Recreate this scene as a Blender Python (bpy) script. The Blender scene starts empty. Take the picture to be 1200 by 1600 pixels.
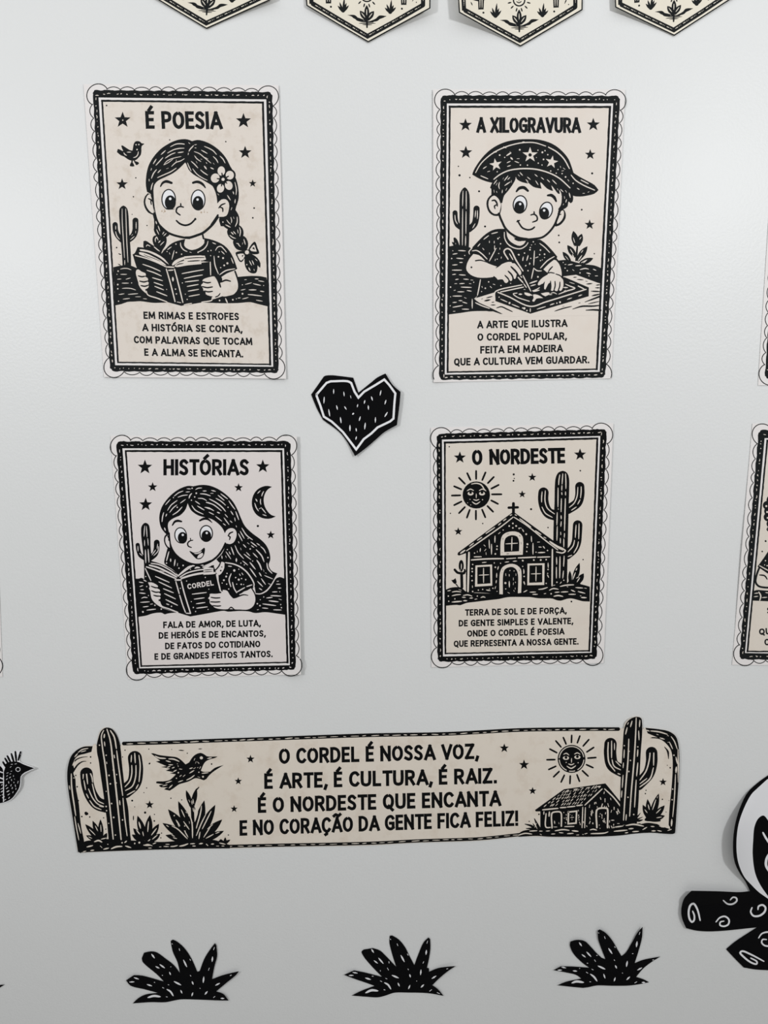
import bpy, math, random
import numpy as np
from mathutils import Vector, Matrix
from mathutils.geometry import delaunay_2d_cdt

S = bpy.context.scene
COL = S.collection
random.seed(7)

# ------------------------------------------------------------------ camera
TILT = math.radians(11.5)
DIST = 0.88                      # metres from lens to wall along the view axis
F = 1200.0                       # focal length in pixels of a 1200 x 1600 frame
CAM = Vector((0.0, -DIST * math.cos(TILT), 1.65))
cd = bpy.data.cameras.new('camera')
cam = bpy.data.objects.new('camera', cd)
COL.objects.link(cam)
cd.sensor_fit = 'VERTICAL'
cd.sensor_height = 36.0
cd.sensor_width = 27.0
cd.lens = 36.0 * F / 1600.0
cd.clip_start = 0.01
cam.location = CAM
cam.rotation_euler = (math.pi / 2 - TILT, 0, 0)
S.camera = cam

# ------------------------------------------------------------------ world, lamps, exposure
w = bpy.data.worlds.new('world'); S.world = w
w.use_nodes = True
bg = w.node_tree.nodes['Background']
bg.inputs[0].default_value = (1.0, 0.985, 0.95, 1)
bg.inputs[1].default_value = 0.19
def lamp(name, x, y, z, power, r=0.10):
    l = bpy.data.lights.new(name, 'POINT'); l.shadow_soft_size = r
    l.energy = power; l.color = (0.97, 0.985, 1.0)
    o = bpy.data.objects.new(name, l); COL.objects.link(o)
    o.location = (x, y, z)
    return o
lamp('wall_lamp', 0.81, -1.2, 2.02, 33, 0.07)
lamp('wall_lamp', -0.94, -1.2, 1.90, 29, 0.07)
pl = bpy.data.lights.new('overhead_fill_light', 'AREA'); pl.shape = 'RECTANGLE'  # added overhead fill for softer shadows and a brighter upper wall, no fixture
pl.size = 3.0; pl.size_y = 2.3; pl.energy = 27; pl.color = (0.97, 0.985, 1.0)
po = bpy.data.objects.new('overhead_fill_light', pl); COL.objects.link(po)
po.location = (0, -1.45, 2.7)
S.view_settings.view_transform = 'Standard'
S.view_settings.look = 'None'
S.view_settings.exposure = 0.0
S.view_settings.gamma = 1.0
S.view_settings.use_curve_mapping = False

# ------------------------------------------------------------------ materials
def srgb(r, g, b):
    f = lambda c: (c / 255 / 12.92) if c / 255 <= 0.04045 else ((c / 255 + 0.055) / 1.055) ** 2.4
    return (f(r), f(g), f(b), 1)
def mat(name, col, rough=0.6, spec=0.3, stain=None, amount=0.0, scale=30.0, bump=0.0, bscale=300.0):
    m = bpy.data.materials.new(name); m.use_nodes = True
    nt = m.node_tree; b = nt.nodes['Principled BSDF']
    b.inputs['Roughness'].default_value = rough
    b.inputs['Specular IOR Level'].default_value = spec
    tc = nt.nodes.new('ShaderNodeTexCoord')
    n = nt.nodes.new('ShaderNodeTexNoise')
    n.inputs['Scale'].default_value = scale; n.inputs['Detail'].default_value = 6
    n.inputs['Roughness'].default_value = 0.65
    nt.links.new(tc.outputs['Object'], n.inputs['Vector'])
    r = nt.nodes.new('ShaderNodeValToRGB')
    r.color_ramp.elements[0].position = 0.50; r.color_ramp.elements[1].position = 0.78
    s = stain or col
    r.color_ramp.elements[0].color = col
    r.color_ramp.elements[1].color = tuple(col[i] * (1 - amount) + s[i] * amount for i in range(3)) + (1,)
    nt.links.new(n.outputs['Fac'], r.inputs['Fac'])
    nt.links.new(r.outputs['Color'], b.inputs['Base Color'])
    if bump:
        n2 = nt.nodes.new('ShaderNodeTexNoise'); n2.inputs['Scale'].default_value = bscale
        n2.inputs['Detail'].default_value = 3
        nt.links.new(tc.outputs['Object'], n2.inputs['Vector'])
        bp = nt.nodes.new('ShaderNodeBump'); bp.inputs['Strength'].default_value = bump
        bp.inputs['Distance'].default_value = 0.002
        nt.links.new(n2.outputs['Fac'], bp.inputs['Height'])
        nt.links.new(bp.outputs['Normal'], b.inputs['Normal'])
    return m
WALL = mat('wall_enamel', (0.65, 0.655, 0.65, 1), 0.41, 0.37, (0.63, 0.64, 0.63, 1), 0.6, 3.0, 0.10, 330.0)
FLOOR = mat('floor_tile', (0.42, 0.41, 0.39, 1), 0.5, 0.4)
INK = mat('black_ink', (0.0075, 0.009, 0.0095, 1), 0.6, 0.09, (0.014, 0.015, 0.015, 1), 0.7, 260.0)
INKD = mat('deep_black_ink', (0.0038, 0.0042, 0.0045, 1), 0.6, 0.06, (0.007, 0.0075, 0.008, 1), 0.6, 260.0)
CARD = mat('black_card', (0.0025, 0.0025, 0.003, 1), 0.6, 0.05)
MARGIN = mat('white_paper', (0.70, 0.67, 0.655, 1), 0.6, 0.25)
WHITE = mat('white_print', (0.72, 0.72, 0.735, 1), 0.6, 0.25)
TAN = mat('tan_stain', (0.42, 0.33, 0.25, 1), 0.7, 0.2)
def cream(name, c, st, a, sc): return mat(name, c, 0.6, 0.25, st, a, sc)
CREAM1 = cream('stained_cream_print', (0.655, 0.595, 0.535, 1), (0.50, 0.42, 0.34, 1), 0.75, 75.0)
CREAM2 = cream('cream_print', (0.665, 0.605, 0.545, 1), (0.62, 0.53, 0.46, 1), 0.6, 20.0)
CREAM3 = cream('pinkish_print', (0.655, 0.605, 0.585, 1), (0.63, 0.59, 0.56, 1), 0.6, 20.0)
CREAM4 = cream('beige_print', (0.640, 0.580, 0.510, 1), (0.60, 0.52, 0.45, 1), 0.6, 20.0)
CREAM5 = cream('banner_print', (0.670, 0.605, 0.525, 1), (0.55, 0.46, 0.37, 1), 0.7, 45.0)
CREAM6 = cream('pennant_print', (0.70, 0.65, 0.545, 1), (0.66, 0.61, 0.52, 1), 0.6, 40.0)

# ------------------------------------------------------------------ wall geometry: pixel ray -> wall
ct, st_ = math.cos(TILT), math.sin(TILT)
def at(px, py, h=0.0):
    """world point h metres in front of the wall (wall face is y = 0) seen along a ray of the photo"""
    u = (px - 600.0) / F; v = (800.0 - py) / F
    d = Vector((u, ct + v * st_, -st_ + v * ct))
    t = (-h - CAM.y) / d.y
    return CAM + d * t

# ------------------------------------------------------------------ curves in the plane of the paper
def parse(s):
    P, corner = [], []
    for t in s.split():
        c = t.endswith('*')
        a, b = t.rstrip('*').split(',')
        P.append((float(a), float(b))); corner.append(c)
    return np.array(P), corner
def _cr(p0, p1, p2, p3, n):
    t = np.linspace(0, 1, n, endpoint=False)[:, None]
    d1 = max(np.linalg.norm(p1 - p0), 1e-6) ** .5; d2 = max(np.linalg.norm(p2 - p1), 1e-6) ** .5; d3 = max(np.linalg.norm(p3 - p2), 1e-6) ** .5
    m1 = (p1 - p0) / d1 - (p2 - p0) / (d1 + d2) + (p2 - p1) / d2
    m2 = (p2 - p1) / d2 - (p3 - p1) / (d2 + d3) + (p3 - p2) / d3
    m1 = m1 * d2; m2 = m2 * d2
    return (2 * t**3 - 3 * t**2 + 1) * p1 + (t**3 - 2 * t**2 + t) * m1 + (-2 * t**3 + 3 * t**2) * p2 + (t**3 - t**2) * m2
def smooth(P, corner, closed, step):
    n = len(P)
    if n < 3: 
        return resample(P, step, closed)
    out = []
    segs = n if closed else n - 1
    for i in range(segs):
        p1, p2 = P[i], P[(i + 1) % n]
        p0 = P[(i - 1) % n] if (closed or i > 0) else p1
        p3 = P[(i + 2) % n] if (closed or i + 2 < n) else p2
        if corner[i]: p0 = p1
        if corner[(i + 1) % n]: p3 = p2
        L = np.linalg.norm(p2 - p1)
        k = max(2, int(math.ceil(L / step)))
        if corner[i] and corner[(i + 1) % n]:
            t = np.linspace(0, 1, k, endpoint=False)[:, None]
            out.append(p1 + (p2 - p1) * t)
        else:
            if np.allclose(p0, p1): p0 = p1 - (p2 - p1) * .5
            if np.allclose(p3, p2): p3 = p2 + (p2 - p1) * .5
            out.append(_cr(p0, p1, p2, p3, k))
    R = np.vstack(out)
    if not closed: R = np.vstack([R, P[-1:]])
    return R
def resample(P, step, closed=False):
    out = []
    n = len(P)
    for i in range(n if closed else n - 1):
        a, b = P[i], P[(i + 1) % n]
        k = max(1, int(math.ceil(np.linalg.norm(b - a) / step)))
        t = np.linspace(0, 1, k, endpoint=False)[:, None]
        out.append(a + (b - a) * t)
    R = np.vstack(out)
    if not closed: R = np.vstack([R, P[-1:]])
    return R
def inside(poly, X, Y):
    r = np.zeros(X.shape, bool)
    n = len(poly); j = n - 1
    for i in range(n):
        xi, yi = poly[i]; xj, yj = poly[j]
        if yi != yj:
            c = ((yi > Y) != (yj > Y)) & (X < (xj - xi) * (Y - yi) / (yj - yi) + xi)
            r ^= c
        j = i
    return r

GAP = 0.00002
STEP = 5.0
class Sheet:
    """one paper thing on the wall: a sheet with printed parts lying on it"""
    def __init__(s, name, label, cat, anchor, group=None, lift=None, creamm=CREAM2, ink=INK, gs=6.0, gap=GAP):
        s.lift = lift or (lambda x, y: 0.0005)
        s.root = bpy.data.objects.new(name, None); COL.objects.link(s.root)
        s.root.empty_display_size = 0.03
        s.root.location = at(anchor[0], anchor[1], 0.0)
        s.root['label'] = label; s.root['category'] = cat
        if group: s.root['group'] = group
        s.mats = {'K': ink, 'C': creamm, 'W': WHITE, 'M': MARGIN, 'T': TAN}
        s.parts = []; s.th = 0.00025
        s.M = None; s.gs = gs; s.gap = gap
        s.view(0, 0, 1200)
    # -- coordinate views (a crop of the photo that a part was measured in)
    def view(s, x0, y0, x1, wpx=1200.0):
        s.ox, s.oy, s.k = x0, y0, (x1 - x0) / wpx
        return s
    def tr(s, P):
        P = np.asarray(P, float).reshape(-1, 2) * s.k + np.array([s.ox, s.oy])
        if s.M is not None: P = P @ s.M[0].T + s.M[1]
        return P
    def part(s, name, parent=None, label=None):
        p = dict(name=name, parent=parent, label=label, v=[], f=[], m=[])
        s.parts.append(p); s.cur = p
        return p
    def use(s, p): s.cur = p
    def grid(s, bb):
        s.gx, s.gy = int(bb[0]) - 4, int(bb[1]) - 4
        s.L = np.zeros((int(bb[3]) - s.gy + 8, int(bb[2]) - s.gx + 8))
        s.Cc = np.full(s.L.shape, 'M', dtype='<U1')
    def level(s, poly, c):
        x0, y0 = poly.min(0); x1, y1 = poly.max(0)
        H, W = s.L.shape
        a = max(int(x0) - s.gx - 1, 0); b = min(int(x1) - s.gx + 3, W)
        d = max(int(y0) - s.gy - 1, 0); e = min(int(y1) - s.gy + 3, H)
        if b <= a or e <= d: return 1
        X, Y = np.meshgrid(np.arange(a, b) + s.gx + .5, np.arange(d, e) + s.gy + .5)
        m = inside(poly, X, Y)
        q = resample(poly, .7, True)
        ix = np.clip((q[:, 0] - s.gx).astype(int) - a, 0, b - a - 1); iy = np.clip((q[:, 1] - s.gy).astype(int) - d, 0, e - d - 1)
        m[iy, ix] = True
        Ls = s.L[d:e, a:b]; Cs = s.Cc[d:e, a:b]
        lv = max(s._next(Ls[m], Cs[m], c), 1.0) if m.any() else 1.0
        Ls[m] = lv; Cs[m] = c
        return lv
    def add(s, pts, faces, c, lv):
        p = s.cur; o = len(p['v'])
        p['v'] += [(float(x), float(y), lv) for x, y in pts]
        p['f'] += [tuple(i + o for i in f) for f in faces]
        p['m'] += [c] * len(faces)
    # -- primitives
    def poly(s, P, c='K', lv=None):
        if lv is None: lv = s.level(P, c)
        n = len(P)
        V = [Vector((float(x), float(y))) for x, y in P]
        x0, y0 = P.min(0); x1, y1 = P.max(0)
        if (x1 - x0) > s.gs * 1.2 and (y1 - y0) > s.gs * 1.2:
            gs = s.gs
            X, Y = np.meshgrid(np.arange(x0 + gs / 2, x1, gs), np.arange(y0 + gs / 2, y1, gs))
            X = X.ravel(); Y = Y.ravel(); ok = inside(P, X, Y)
            V += [Vector((float(x), float(y))) for x, y in zip(X[ok], Y[ok])]
        try:
            r = delaunay_2d_cdt(V, [], [list(range(n))], 1, 1e-5)
            s.add([(v.x, v.y) for v in r[0]], [tuple(f) for f in r[2]], c, lv)
        except Exception:
            s.add(P, [tuple(range(n))], c, lv)
    def fill(s, t, c='K'):
        P, k = parse(t) if isinstance(t, str) else t
        s.poly(smooth(s.tr(P), k, True, min(STEP, s.gs)), c)
    def ell(s, x, y, rx, ry, c='K', rot=0.0, n=None):
        n = n or (10 if rx * s.k < 2 else 28)
        a = np.linspace(0, 2 * math.pi, n, endpoint=False)
        r = math.radians(rot)
        X = rx * np.cos(a); Y = ry * np.sin(a)
        P = np.stack([x + X * math.cos(r) - Y * math.sin(r), y + X * math.sin(r) + Y * math.cos(r)], 1)
        s.poly(s.tr(P), c)
    def dots(s, t, c='K'):
        for q in t.split():
            a = [float(z) for z in q.split(',')]
            s.ell(a[0], a[1], a[2], a[2], c)
    def stroke(s, Q, wd, c, cap='round', ends=1.0):
        """Q already in photo units, wd scalar or per-point"""
        n = len(Q)
        if n < 2: return
        T = np.zeros_like(Q); seg = Q[1:] - Q[:-1]
        ln = np.maximum(np.linalg.norm(seg, axis=1), 1e-9)[:, None]; seg = seg / ln
        T[0] = seg[0]; T[-1] = seg[-1]
        sc = np.ones(n)
        for i in range(1, n - 1):
            t = seg[i - 1] + seg[i]; l = np.linalg.norm(t)
            T[i] = t / l if l > .2 else seg[i]
            sc[i] = min(1 / max(l / 2, .3), 1.6)
        N = np.stack([-T[:, 1], T[:, 0]], 1)
        W = np.full(n, float(wd)) if np.isscalar(wd) else np.asarray(wd, float)
        if ends < 1.0:
            t = np.linspace(0, 1, n)
            W = W * (ends + (1 - ends) * np.sqrt(np.maximum(np.sin(np.pi * t), 0)))
        Q = Q.copy()
        if cap == 'square':
            Q[0] -= T[0] * W[0] / 2; Q[-1] += T[-1] * W[-1] / 2
        h = (W / 2 * sc)[:, None]
        Lf = Q + N * h; Rt = Q - N * h
        R = max(1, int(math.ceil(W.max() / 4.0)))
        pts = list(Lf) + list(Rt)
        for r in range(1, R): pts += list(Lf + (Rt - Lf) * (r / R))
        row = [0] + [(r + 1) * n for r in range(1, R)] + [n]
        faces = [(a + i, a + i + 1, b + i + 1, b + i) for a, b in zip(row[:-1], row[1:]) for i in range(n - 1)]
        if cap == 'round':
            for e, sg in ((0, -1), (n - 1, 1)):
                o = len(pts); k = 5 if W[e] < 2.5 else 9
                a0 = math.atan2(N[e][1], N[e][0])
                for j in range(1, k):
                    a = a0 - sg * math.pi * j / k
                    pts.append(Q[e] + np.array([math.cos(a), math.sin(a)]) * W[e] / 2)
                ring = [e] + list(range(o, o + k - 1)) + [n + e]
                faces.append(tuple(ring if sg > 0 else ring[::-1]))
        poly = np.vstack([Lf, Rt[::-1]])
        lv = 1
        # level from the stroked area, taken piecewise so that loops are not filled
        ch = 6
        for i in range(0, n - 1, ch):
            j = min(i + ch, n - 1)
            lv = max(lv, s._peek(np.vstack([Lf[i:j + 1], Rt[i:j + 1][::-1]]), c))
        for i in range(0, n - 1, ch):
            j = min(i + ch, n - 1)
            s._mark(np.vstack([Lf[i:j + 1], Rt[i:j + 1][::-1]]), c, lv)
        s.add(pts, faces, c, lv)
    def _cells(s, poly):
        x0, y0 = poly.min(0); x1, y1 = poly.max(0)
        H, W = s.L.shape
        a = max(int(x0) - s.gx - 1, 0); b = min(int(x1) - s.gx + 3, W)
        d = max(int(y0) - s.gy - 1, 0); e = min(int(y1) - s.gy + 3, H)
        if b <= a or e <= d: return None
        X, Y = np.meshgrid(np.arange(a, b) + s.gx + .5, np.arange(d, e) + s.gy + .5)
        m = inside(poly, X, Y)
        q = resample(poly, .7, True)
        ix = np.clip((q[:, 0] - s.gx).astype(int) - a, 0, b - a - 1); iy = np.clip((q[:, 1] - s.gy).astype(int) - d, 0, e - d - 1)
        m[iy, ix] = True
        return (slice(d, e), slice(a, b)), m
    def _peek(s, poly, c):
        r = s._cells(poly)
        if r is None or not r[1].any(): return 1
        sl, m = r
        return s._next(s.L[sl][m], s.Cc[sl][m], c)
    @staticmethod
    def _next(L, C, c):
        """just above a like colour, a full step above another colour"""
        return float(np.where(C != c, np.floor(L + 1e-6) + 1, L + .05).max())
    def _mark(s, poly, c, lv):
        r = s._cells(poly)
        if r is None: return
        sl, m = r
        s.L[sl][m] = lv; s.Cc[sl][m] = c
    def line(s, t, wd, c='K', ends=0.7, cap='round', taper=None):
        P, k = parse(t)
        Q = smooth(s.tr(P), k, False, 2.5 if len(P) > 2 else 4.0)
        W = wd * s.k * s.ms()
        if taper:
            n = len(Q); u = np.linspace(0, 1, n)
            W = W * np.interp(u, np.linspace(0, 1, len(taper)), taper)
            s.stroke(Q, W, c, cap)
        else:
            s.stroke(Q, W, c, cap, ends)
    def ms(s): return 1.0 if s.M is None else math.sqrt(abs(np.linalg.det(s.M[0])))
    def lines(s, t, wd=11, c='C', ends=0.45):
        """many carved strokes; '/' parts them, a trailing wNN sets one stroke's width"""
        for q in t.split('/'):
            q = q.strip()
            if not q: continue
            ww = wd
            if 'w' in q:
                q, b = q.split('w'); ww = float(b)
            s.line(q, ww, c, ends)
    def star(s, x, y, R, c='K', rot=0.0, inner=0.42):
        P = []
        for i in range(10):
            a = math.radians(-90 + 36 * i + rot); r = R if i % 2 == 0 else R * inner
            P.append((x + r * math.cos(a), y + r * math.sin(a)))
        s.poly(resample(s.tr(P), STEP, True), c)
    def leaf(s, b, t, wd, c='K', bend=0.0):
        b = np.array(b, float); t = np.array(t, float); d = t - b; n = np.array([-d[1], d[0]]) / max(np.linalg.norm(d), 1e-6)
        pr = [(0, .28), (.25, .43), (.5, .5), (.75, .36), (.92, .14)]
        L = [b + d * u + n * (wd * v + bend * math.sin(u * 3.1)) for u, v in pr]
        R = [b + d * u + n * (-wd * v + bend * math.sin(u * 3.1)) for u, v in pr]
        P = np.array(L + [t] + R[::-1])
        s.poly(smooth(s.tr(P), [False] * 5 + [True] + [False] * 5, True, STEP), c)
    def ring(s, x, y, rx, ry, wd, c='C', a0=0, a1=360):
        a = np.radians(np.linspace(a0, a1, max(6, int(abs(a1 - a0) / 10))))
        Q = s.tr(np.stack([x + rx * np.cos(a), y + ry * np.sin(a)], 1))
        s.stroke(Q, wd * s.k, c, 'none' if abs(a1 - a0) >= 360 else 'round')
    def speck(s, t, n, c='C', wd=(5, 9), ln=(4, 26), ang=90, spread=25):
        """n random gouge marks inside an outline"""
        P, k = parse(t); Q = smooth(s.tr(P), k, True, 6)
        x0, y0 = Q.min(0); x1, y1 = Q.max(0); m = 0; tries = 0
        while m < n and tries < n * 40:
            tries += 1
            x = random.uniform(x0, x1); y = random.uniform(y0, y1)
            a = math.radians(ang + random.uniform(-spread, spread)); l = random.uniform(*ln) * s.k / 2
            e = np.array([[x - l * math.cos(a), y - l * math.sin(a)], [x + l * math.cos(a), y + l * math.sin(a)]])
            if inside(Q, e[:, 0], e[:, 1]).all():
                s.stroke(e, random.uniform(*wd) * s.k, c, 'round', .8); m += 1
    # -- the sheet itself
    def sheet(s, t, c='M', name='paper_sheet', label=None):
        P, k = parse(t) if isinstance(t, str) else t
        Q = smooth(s.tr(P), k, True, min(STEP, s.gs))
        s.grid((Q[:, 0].min(), Q[:, 1].min(), Q[:, 0].max(), Q[:, 1].max()))
        s.Cc[:] = c
        s.part(name, None, label)
        s.poly(Q, c, 0)
        p = s.cur; nf = len(p['f']); n = len(p['v'])
        p['v'] += [(x, y, -1) for x, y, l in p['v'][:n]]
        cnt = {}
        for f in p['f'][:nf]:
            for i in range(len(f)):
                e = (f[i], f[(i + 1) % len(f)]); cnt[e] = 1
        for f in list(p['f'][:nf]):
            p['f'].append(tuple(i + n for i in f[::-1])); p['m'].append(c)
        for a, b in list(cnt):
            if (b, a) not in cnt:
                p['f'].append((b, a, a + n, b + n)); p['m'].append(c)
        return Q
    def finish(s):
        obs = {}
        o0 = s.root.location
        for p in s.parts:
            if not p['f']: continue
            ks = sorted(set(p['m'])); me = bpy.data.meshes.new(p['name'])
            V = []
            for x, y, l in p['v']:
                h = s.lift(x, y) + (s.th + l * s.gap if l >= 0 else 0.0)
                V.append(at(x, y, h) - o0)
            me.from_pydata(V, [], p['f'])
            for k in ks: me.materials.append(s.mats[k])
            me.polygons.foreach_set('material_index', [ks.index(m) for m in p['m']])
            me.update()
            ob = bpy.data.objects.new(p['name'], me); COL.objects.link(ob)
            par = obs[id(p['parent'])] if p['parent'] is not None else s.root
            ob.parent = par
            if p['label']: ob['label'] = p['label']
            obs[id(p)] = ob
        return s.root

# ------------------------------------------------------------------ lettering (heavy condensed capitals drawn as strokes)
OV = '.5,1 .2,.9 .03,.7 0,.5 .03,.3 .2,.1 .5,0 .8,.1 .97,.3 1,.5 .97,.7 .8,.9 .5,1'
GL = {
 'A': (.60, ['0,0* .5,1* 1,0*', '.2,.27* .8,.27*']),
 'C': (.47, ['1,.86 .8,.98 .55,1 .22,.9 .04,.7 0,.5 .04,.3 .22,.1 .55,0 .8,.02 1,.14']),
 'D': (.50, ['0,0* 0,1*', '0,1* .4,1 .8,.88 .98,.65 1,.5 .98,.35 .8,.12 .4,0 0,0*']),
 'E': (.36, ['1,1* 0,1* 0,0* 1,0*', '0,.52* .88,.52*']),
 'F': (.36, ['1,1* 0,1* 0,0*', '0,.5* .88,.5*']),
 'G': (.52, ['.97,.86 .8,.98 .55,1 .22,.9 .04,.7 0,.5 .04,.3 .22,.1 .55,0 .8,.02 1,.12*', '1,.12* 1,.46* .6,.46*']),
 'H': (.50, ['0,0* 0,1*', '1,0* 1,1*', '0,.52* 1,.52*']),
 'I': (.0, ['0,0* 0,1*']),
 'J': (.25, ['1,1* 1,.2 .7,0 0,0']),
 'L': (.36, ['0,1* 0,0* 1,0*']),
 'M': (.68, ['0,0* .06,1* .5,.2* .94,1* 1,0*']),
 'N': (.52, ['0,0* 0,1* 1,0* 1,1*']),
 'O': (.55, [OV]),
 'P': (.44, ['0,0* 0,1*', '0,1* .5,1 .9,.93 1,.74 .9,.53 .5,.45 0,.45*']),
 'Q': (.55, [OV, '.55,.12* .98,-.17*']),
 'R': (.46, ['0,0* 0,1*', '0,1* .5,1 .88,.93 .97,.75 .88,.55 .5,.47 0,.47*', '.5,.47* 1,0*']),
 'S': (.40, ['.94,.88 .65,1 .3,.98 .06,.85 .08,.66 .4,.54 .8,.42 .98,.24 .85,.06 .5,0 .02,.1']),
 'T': (.46, ['0,1* 1,1*', '.5,1* .5,0*']),
 'U': (.50, ['0,1* 0,.4 .1,.1 .5,0 .9,.1 1,.4 1,1*']),
 'V': (.56, ['0,1* .5,0* 1,1*']),
 'X': (.52, ['0,1* 1,0*', '0,0* 1,1*']),
 'Z': (.44, ['0,1* 1,1* 0,0* 1,0*']),
 '.': (.0, ['0,0* 0,.02*']),
 ',': (.05, ['.7,.03* -.6,-.2*']),
 '!': (.0, ['0,1* 0,.34*', '0,0* 0,.02*']),
}
ACC = {'É': ('E', ['.45,1.2* .8,1.38*']), 'Ó': ('O', ['.45,1.2* .75,1.38*']),
       'Ç': ('C', ['.6,0* .55,-.2* .4,-.26*']), 'Ã': ('A', ['.12,1.2 .35,1.3 .65,1.2 .88,1.3'])}
def text(s, tx, a, b, cap, t=.19, c='K', gap=.085, space=.36, up=None):
    """one line of lettering from baseline point a to b (photo units), cap height cap"""
    a = np.array(a, float); b = np.array(b, float)
    adv = 0.0; pl = []
    for ch in tx:
        if ch == ' ':
            adv += space; continue
        base = ACC[ch][0] if ch in ACC else ch
        wd, st = GL[base]
        st = st + (ACC[ch][1] if ch in ACC else [])
        tight = gap * (.35 if base in 'AVT,.' else 1)
        pl.append((adv, wd, st)); adv += wd + t + tight
    total = adv - gap
    d = (b - a); L = np.linalg.norm(d); d = d / L
    u = np.array(up, float) if up is not None else np.array([d[1], -d[0]])
    fx = L / total / cap
    for x0, wd, st in pl:
        for q in st:
            P, k = parse(q)
            X = (x0 + t / 2 + P[:, 0] * wd) * cap * fx
            Y = (t / 2 + P[:, 1] * (1 - t)) * cap
            Q = a + X[:, None] * d + Y[:, None] * u
            tw = t * cap * (1 + (fx - 1) * .4)
            if len(P) > 2 and np.allclose(P[0], P[-1]):
                s.stroke(smooth(Q, k, False, 1.6), tw, c, 'none')
                continue
            i0 = 0
            for i1 in range(1, len(P)):
                if k[i1] or i1 == len(P) - 1:
                    s.stroke(smooth(Q[i0:i1 + 1], k[i0:i1 + 1], False, 1.6), tw, c, 'square')
                    i0 = i1

# ------------------------------------------------------------------ the scalloped printed frame of the posters
def quad(Q, n):
    """points along the four sides TL-TR-BR-BL, n per side"""
    out = []
    for i in range(4):
        p, q = np.array(Q[i], float), np.array(Q[(i + 1) % 4], float)
        out.append([p + (q - p) * t for t in np.linspace(0, 1, n, endpoint=False)])
    return out
def frame(s, outer, inner, line, seed=1, lw=(3.2, 2.3), pitch=21.0, amp=5.0, skip=()):
    rnd = random.Random(seed)
    s.part('printed_border')
    # scallops outside the band: bulging arcs between cusps, a larger one round each corner
    cen = np.mean(np.array(outer, float), 0)
    off = 1.2
    cu = [np.array(p, float) + np.sign(np.array(p) - cen) * off for p in outer]
    for i in range(4):
        a, b = cu[i], cu[(i + 1) % 4]
        d = b - a; L = np.linalg.norm(d); d = d / L
        nrm = np.array([d[1], -d[0]])
        cl = 23.2
        n = max(1, int(round((L - 2 * cl) / pitch)))
        ts = np.linspace(cl, L - cl, n + 1)
        ts[1:-1] += [rnd.uniform(-2.5, 2.5) for _ in ts[1:-1]]
        for t0, t1 in zip(ts[:-1], ts[1:]):
            if i in skip: break
            ht = amp * rnd.uniform(.8, 1.1)
            u = np.linspace(0, 1, 9)
            Q = a + np.outer(t0 + (t1 - t0) * u, d) + np.outer(ht * np.sin(math.pi * u) ** .75, nrm)
            s.stroke(Q, 1.3, 'K', 'round')
        # corner arc at b
        e = cu[(i + 2) % 4] - b; e = e / np.linalg.norm(e); n2 = np.array([e[1], -e[0]])
        c0 = b - d * 8.5 + e * 8.5
        u = np.radians(np.linspace(-60, 150, 24))
        Q = c0 + 17.0 * (np.outer(np.cos(u), nrm) + np.outer(np.sin(u), n2))
        if i + 1 in skip or i in skip:
            Q = Q[:10] if i + 1 in skip else Q[-10:]
        s.stroke(Q, 1.4, 'K', 'round')
    # the black band with a wavy outer edge
    k = 90
    O = quad(outer, k); I = quad(inner, k)
    for i in range(4):
        o = np.array(O[i] + [O[(i + 1) % 4][0]]); q = np.array(I[i] + [I[(i + 1) % 4][0]])
        d = o[-1] - o[0]; L = np.linalg.norm(d); d = d / L; nrm = np.array([d[1], -d[0]])
        ph = rnd.uniform(0, 6)
        u = np.linspace(0, L, k + 1)
        wv = 1.1 * np.abs(np.sin(u * math.pi / pitch + ph)) + np.array([rnd.uniform(-.35, .35) for _ in u]) - .5
        rr = 6.0; e = np.minimum(u, L - u)
        wv = wv - np.where(e < rr, rr - np.sqrt(np.maximum(rr * rr - (rr - e) ** 2, 0)), 0)
        o = o + np.outer(wv, nrm)
        m = k + 1; R = 4
        pts = [p_ for r in range(R + 1) for p_ in (o + (q - o) * (r / R))]
        lv = 1 + .05 * i
        s._mark(np.vstack([o, q[::-1]]), 'K', lv)
        s.add(pts, [(r * m + j, r * m + j + 1, (r + 1) * m + j + 1, (r + 1) * m + j) for r in range(R) for j in range(k)], 'K', lv)
        # carved flecks along the middle of the band
        t = rnd.uniform(2, 5)
        while t < L - 6:
            ln = rnd.choice([.5, .8, 1.5, 2.5, 3.5, 4.5])
            j = t / L * k; a = o[int(j)] * .5 + q[int(j)] * .5
            ww = rnd.uniform(.9, 1.7)
            b = a + d * ln + nrm * rnd.uniform(-.8, .8)
            mid = (a + b) / 2 + nrm * rnd.uniform(-.7, .7)
            s.stroke(np.array([a, mid, b]), ww, 'C', 'round', .6)
            t += ln + rnd.uniform(4.0, 9.5)
    # the thin inner rule
    for i in range(4):
        a, b = np.array(line[i], float), np.array(line[(i + 1) % 4], float)
        Q = resample(np.array([a, b]), 5)
        d = (b - a) / np.linalg.norm(b - a); nrm = np.array([d[1], -d[0]])
        Q[1:-1] += np.outer([rnd.uniform(-.18, .18) for _ in Q[1:-1]], nrm)
        wd = np.array([(lw[0] if i in (0, 1) else lw[1] if i == 2 else (lw[0] + lw[1]) / 2) * rnd.uniform(.9, 1.1) for _ in Q])
        s.stroke(Q, wd, 'K', 'square')
def ground(s, line):
    """the printed tint that fills the frame"""
    s.cur = s.parts[0]
    s.poly(resample(np.array(line, float), STEP, True), 'C')
def qs(Q): return ' '.join('%f,%f*' % (x, y) for x, y in Q)

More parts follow.
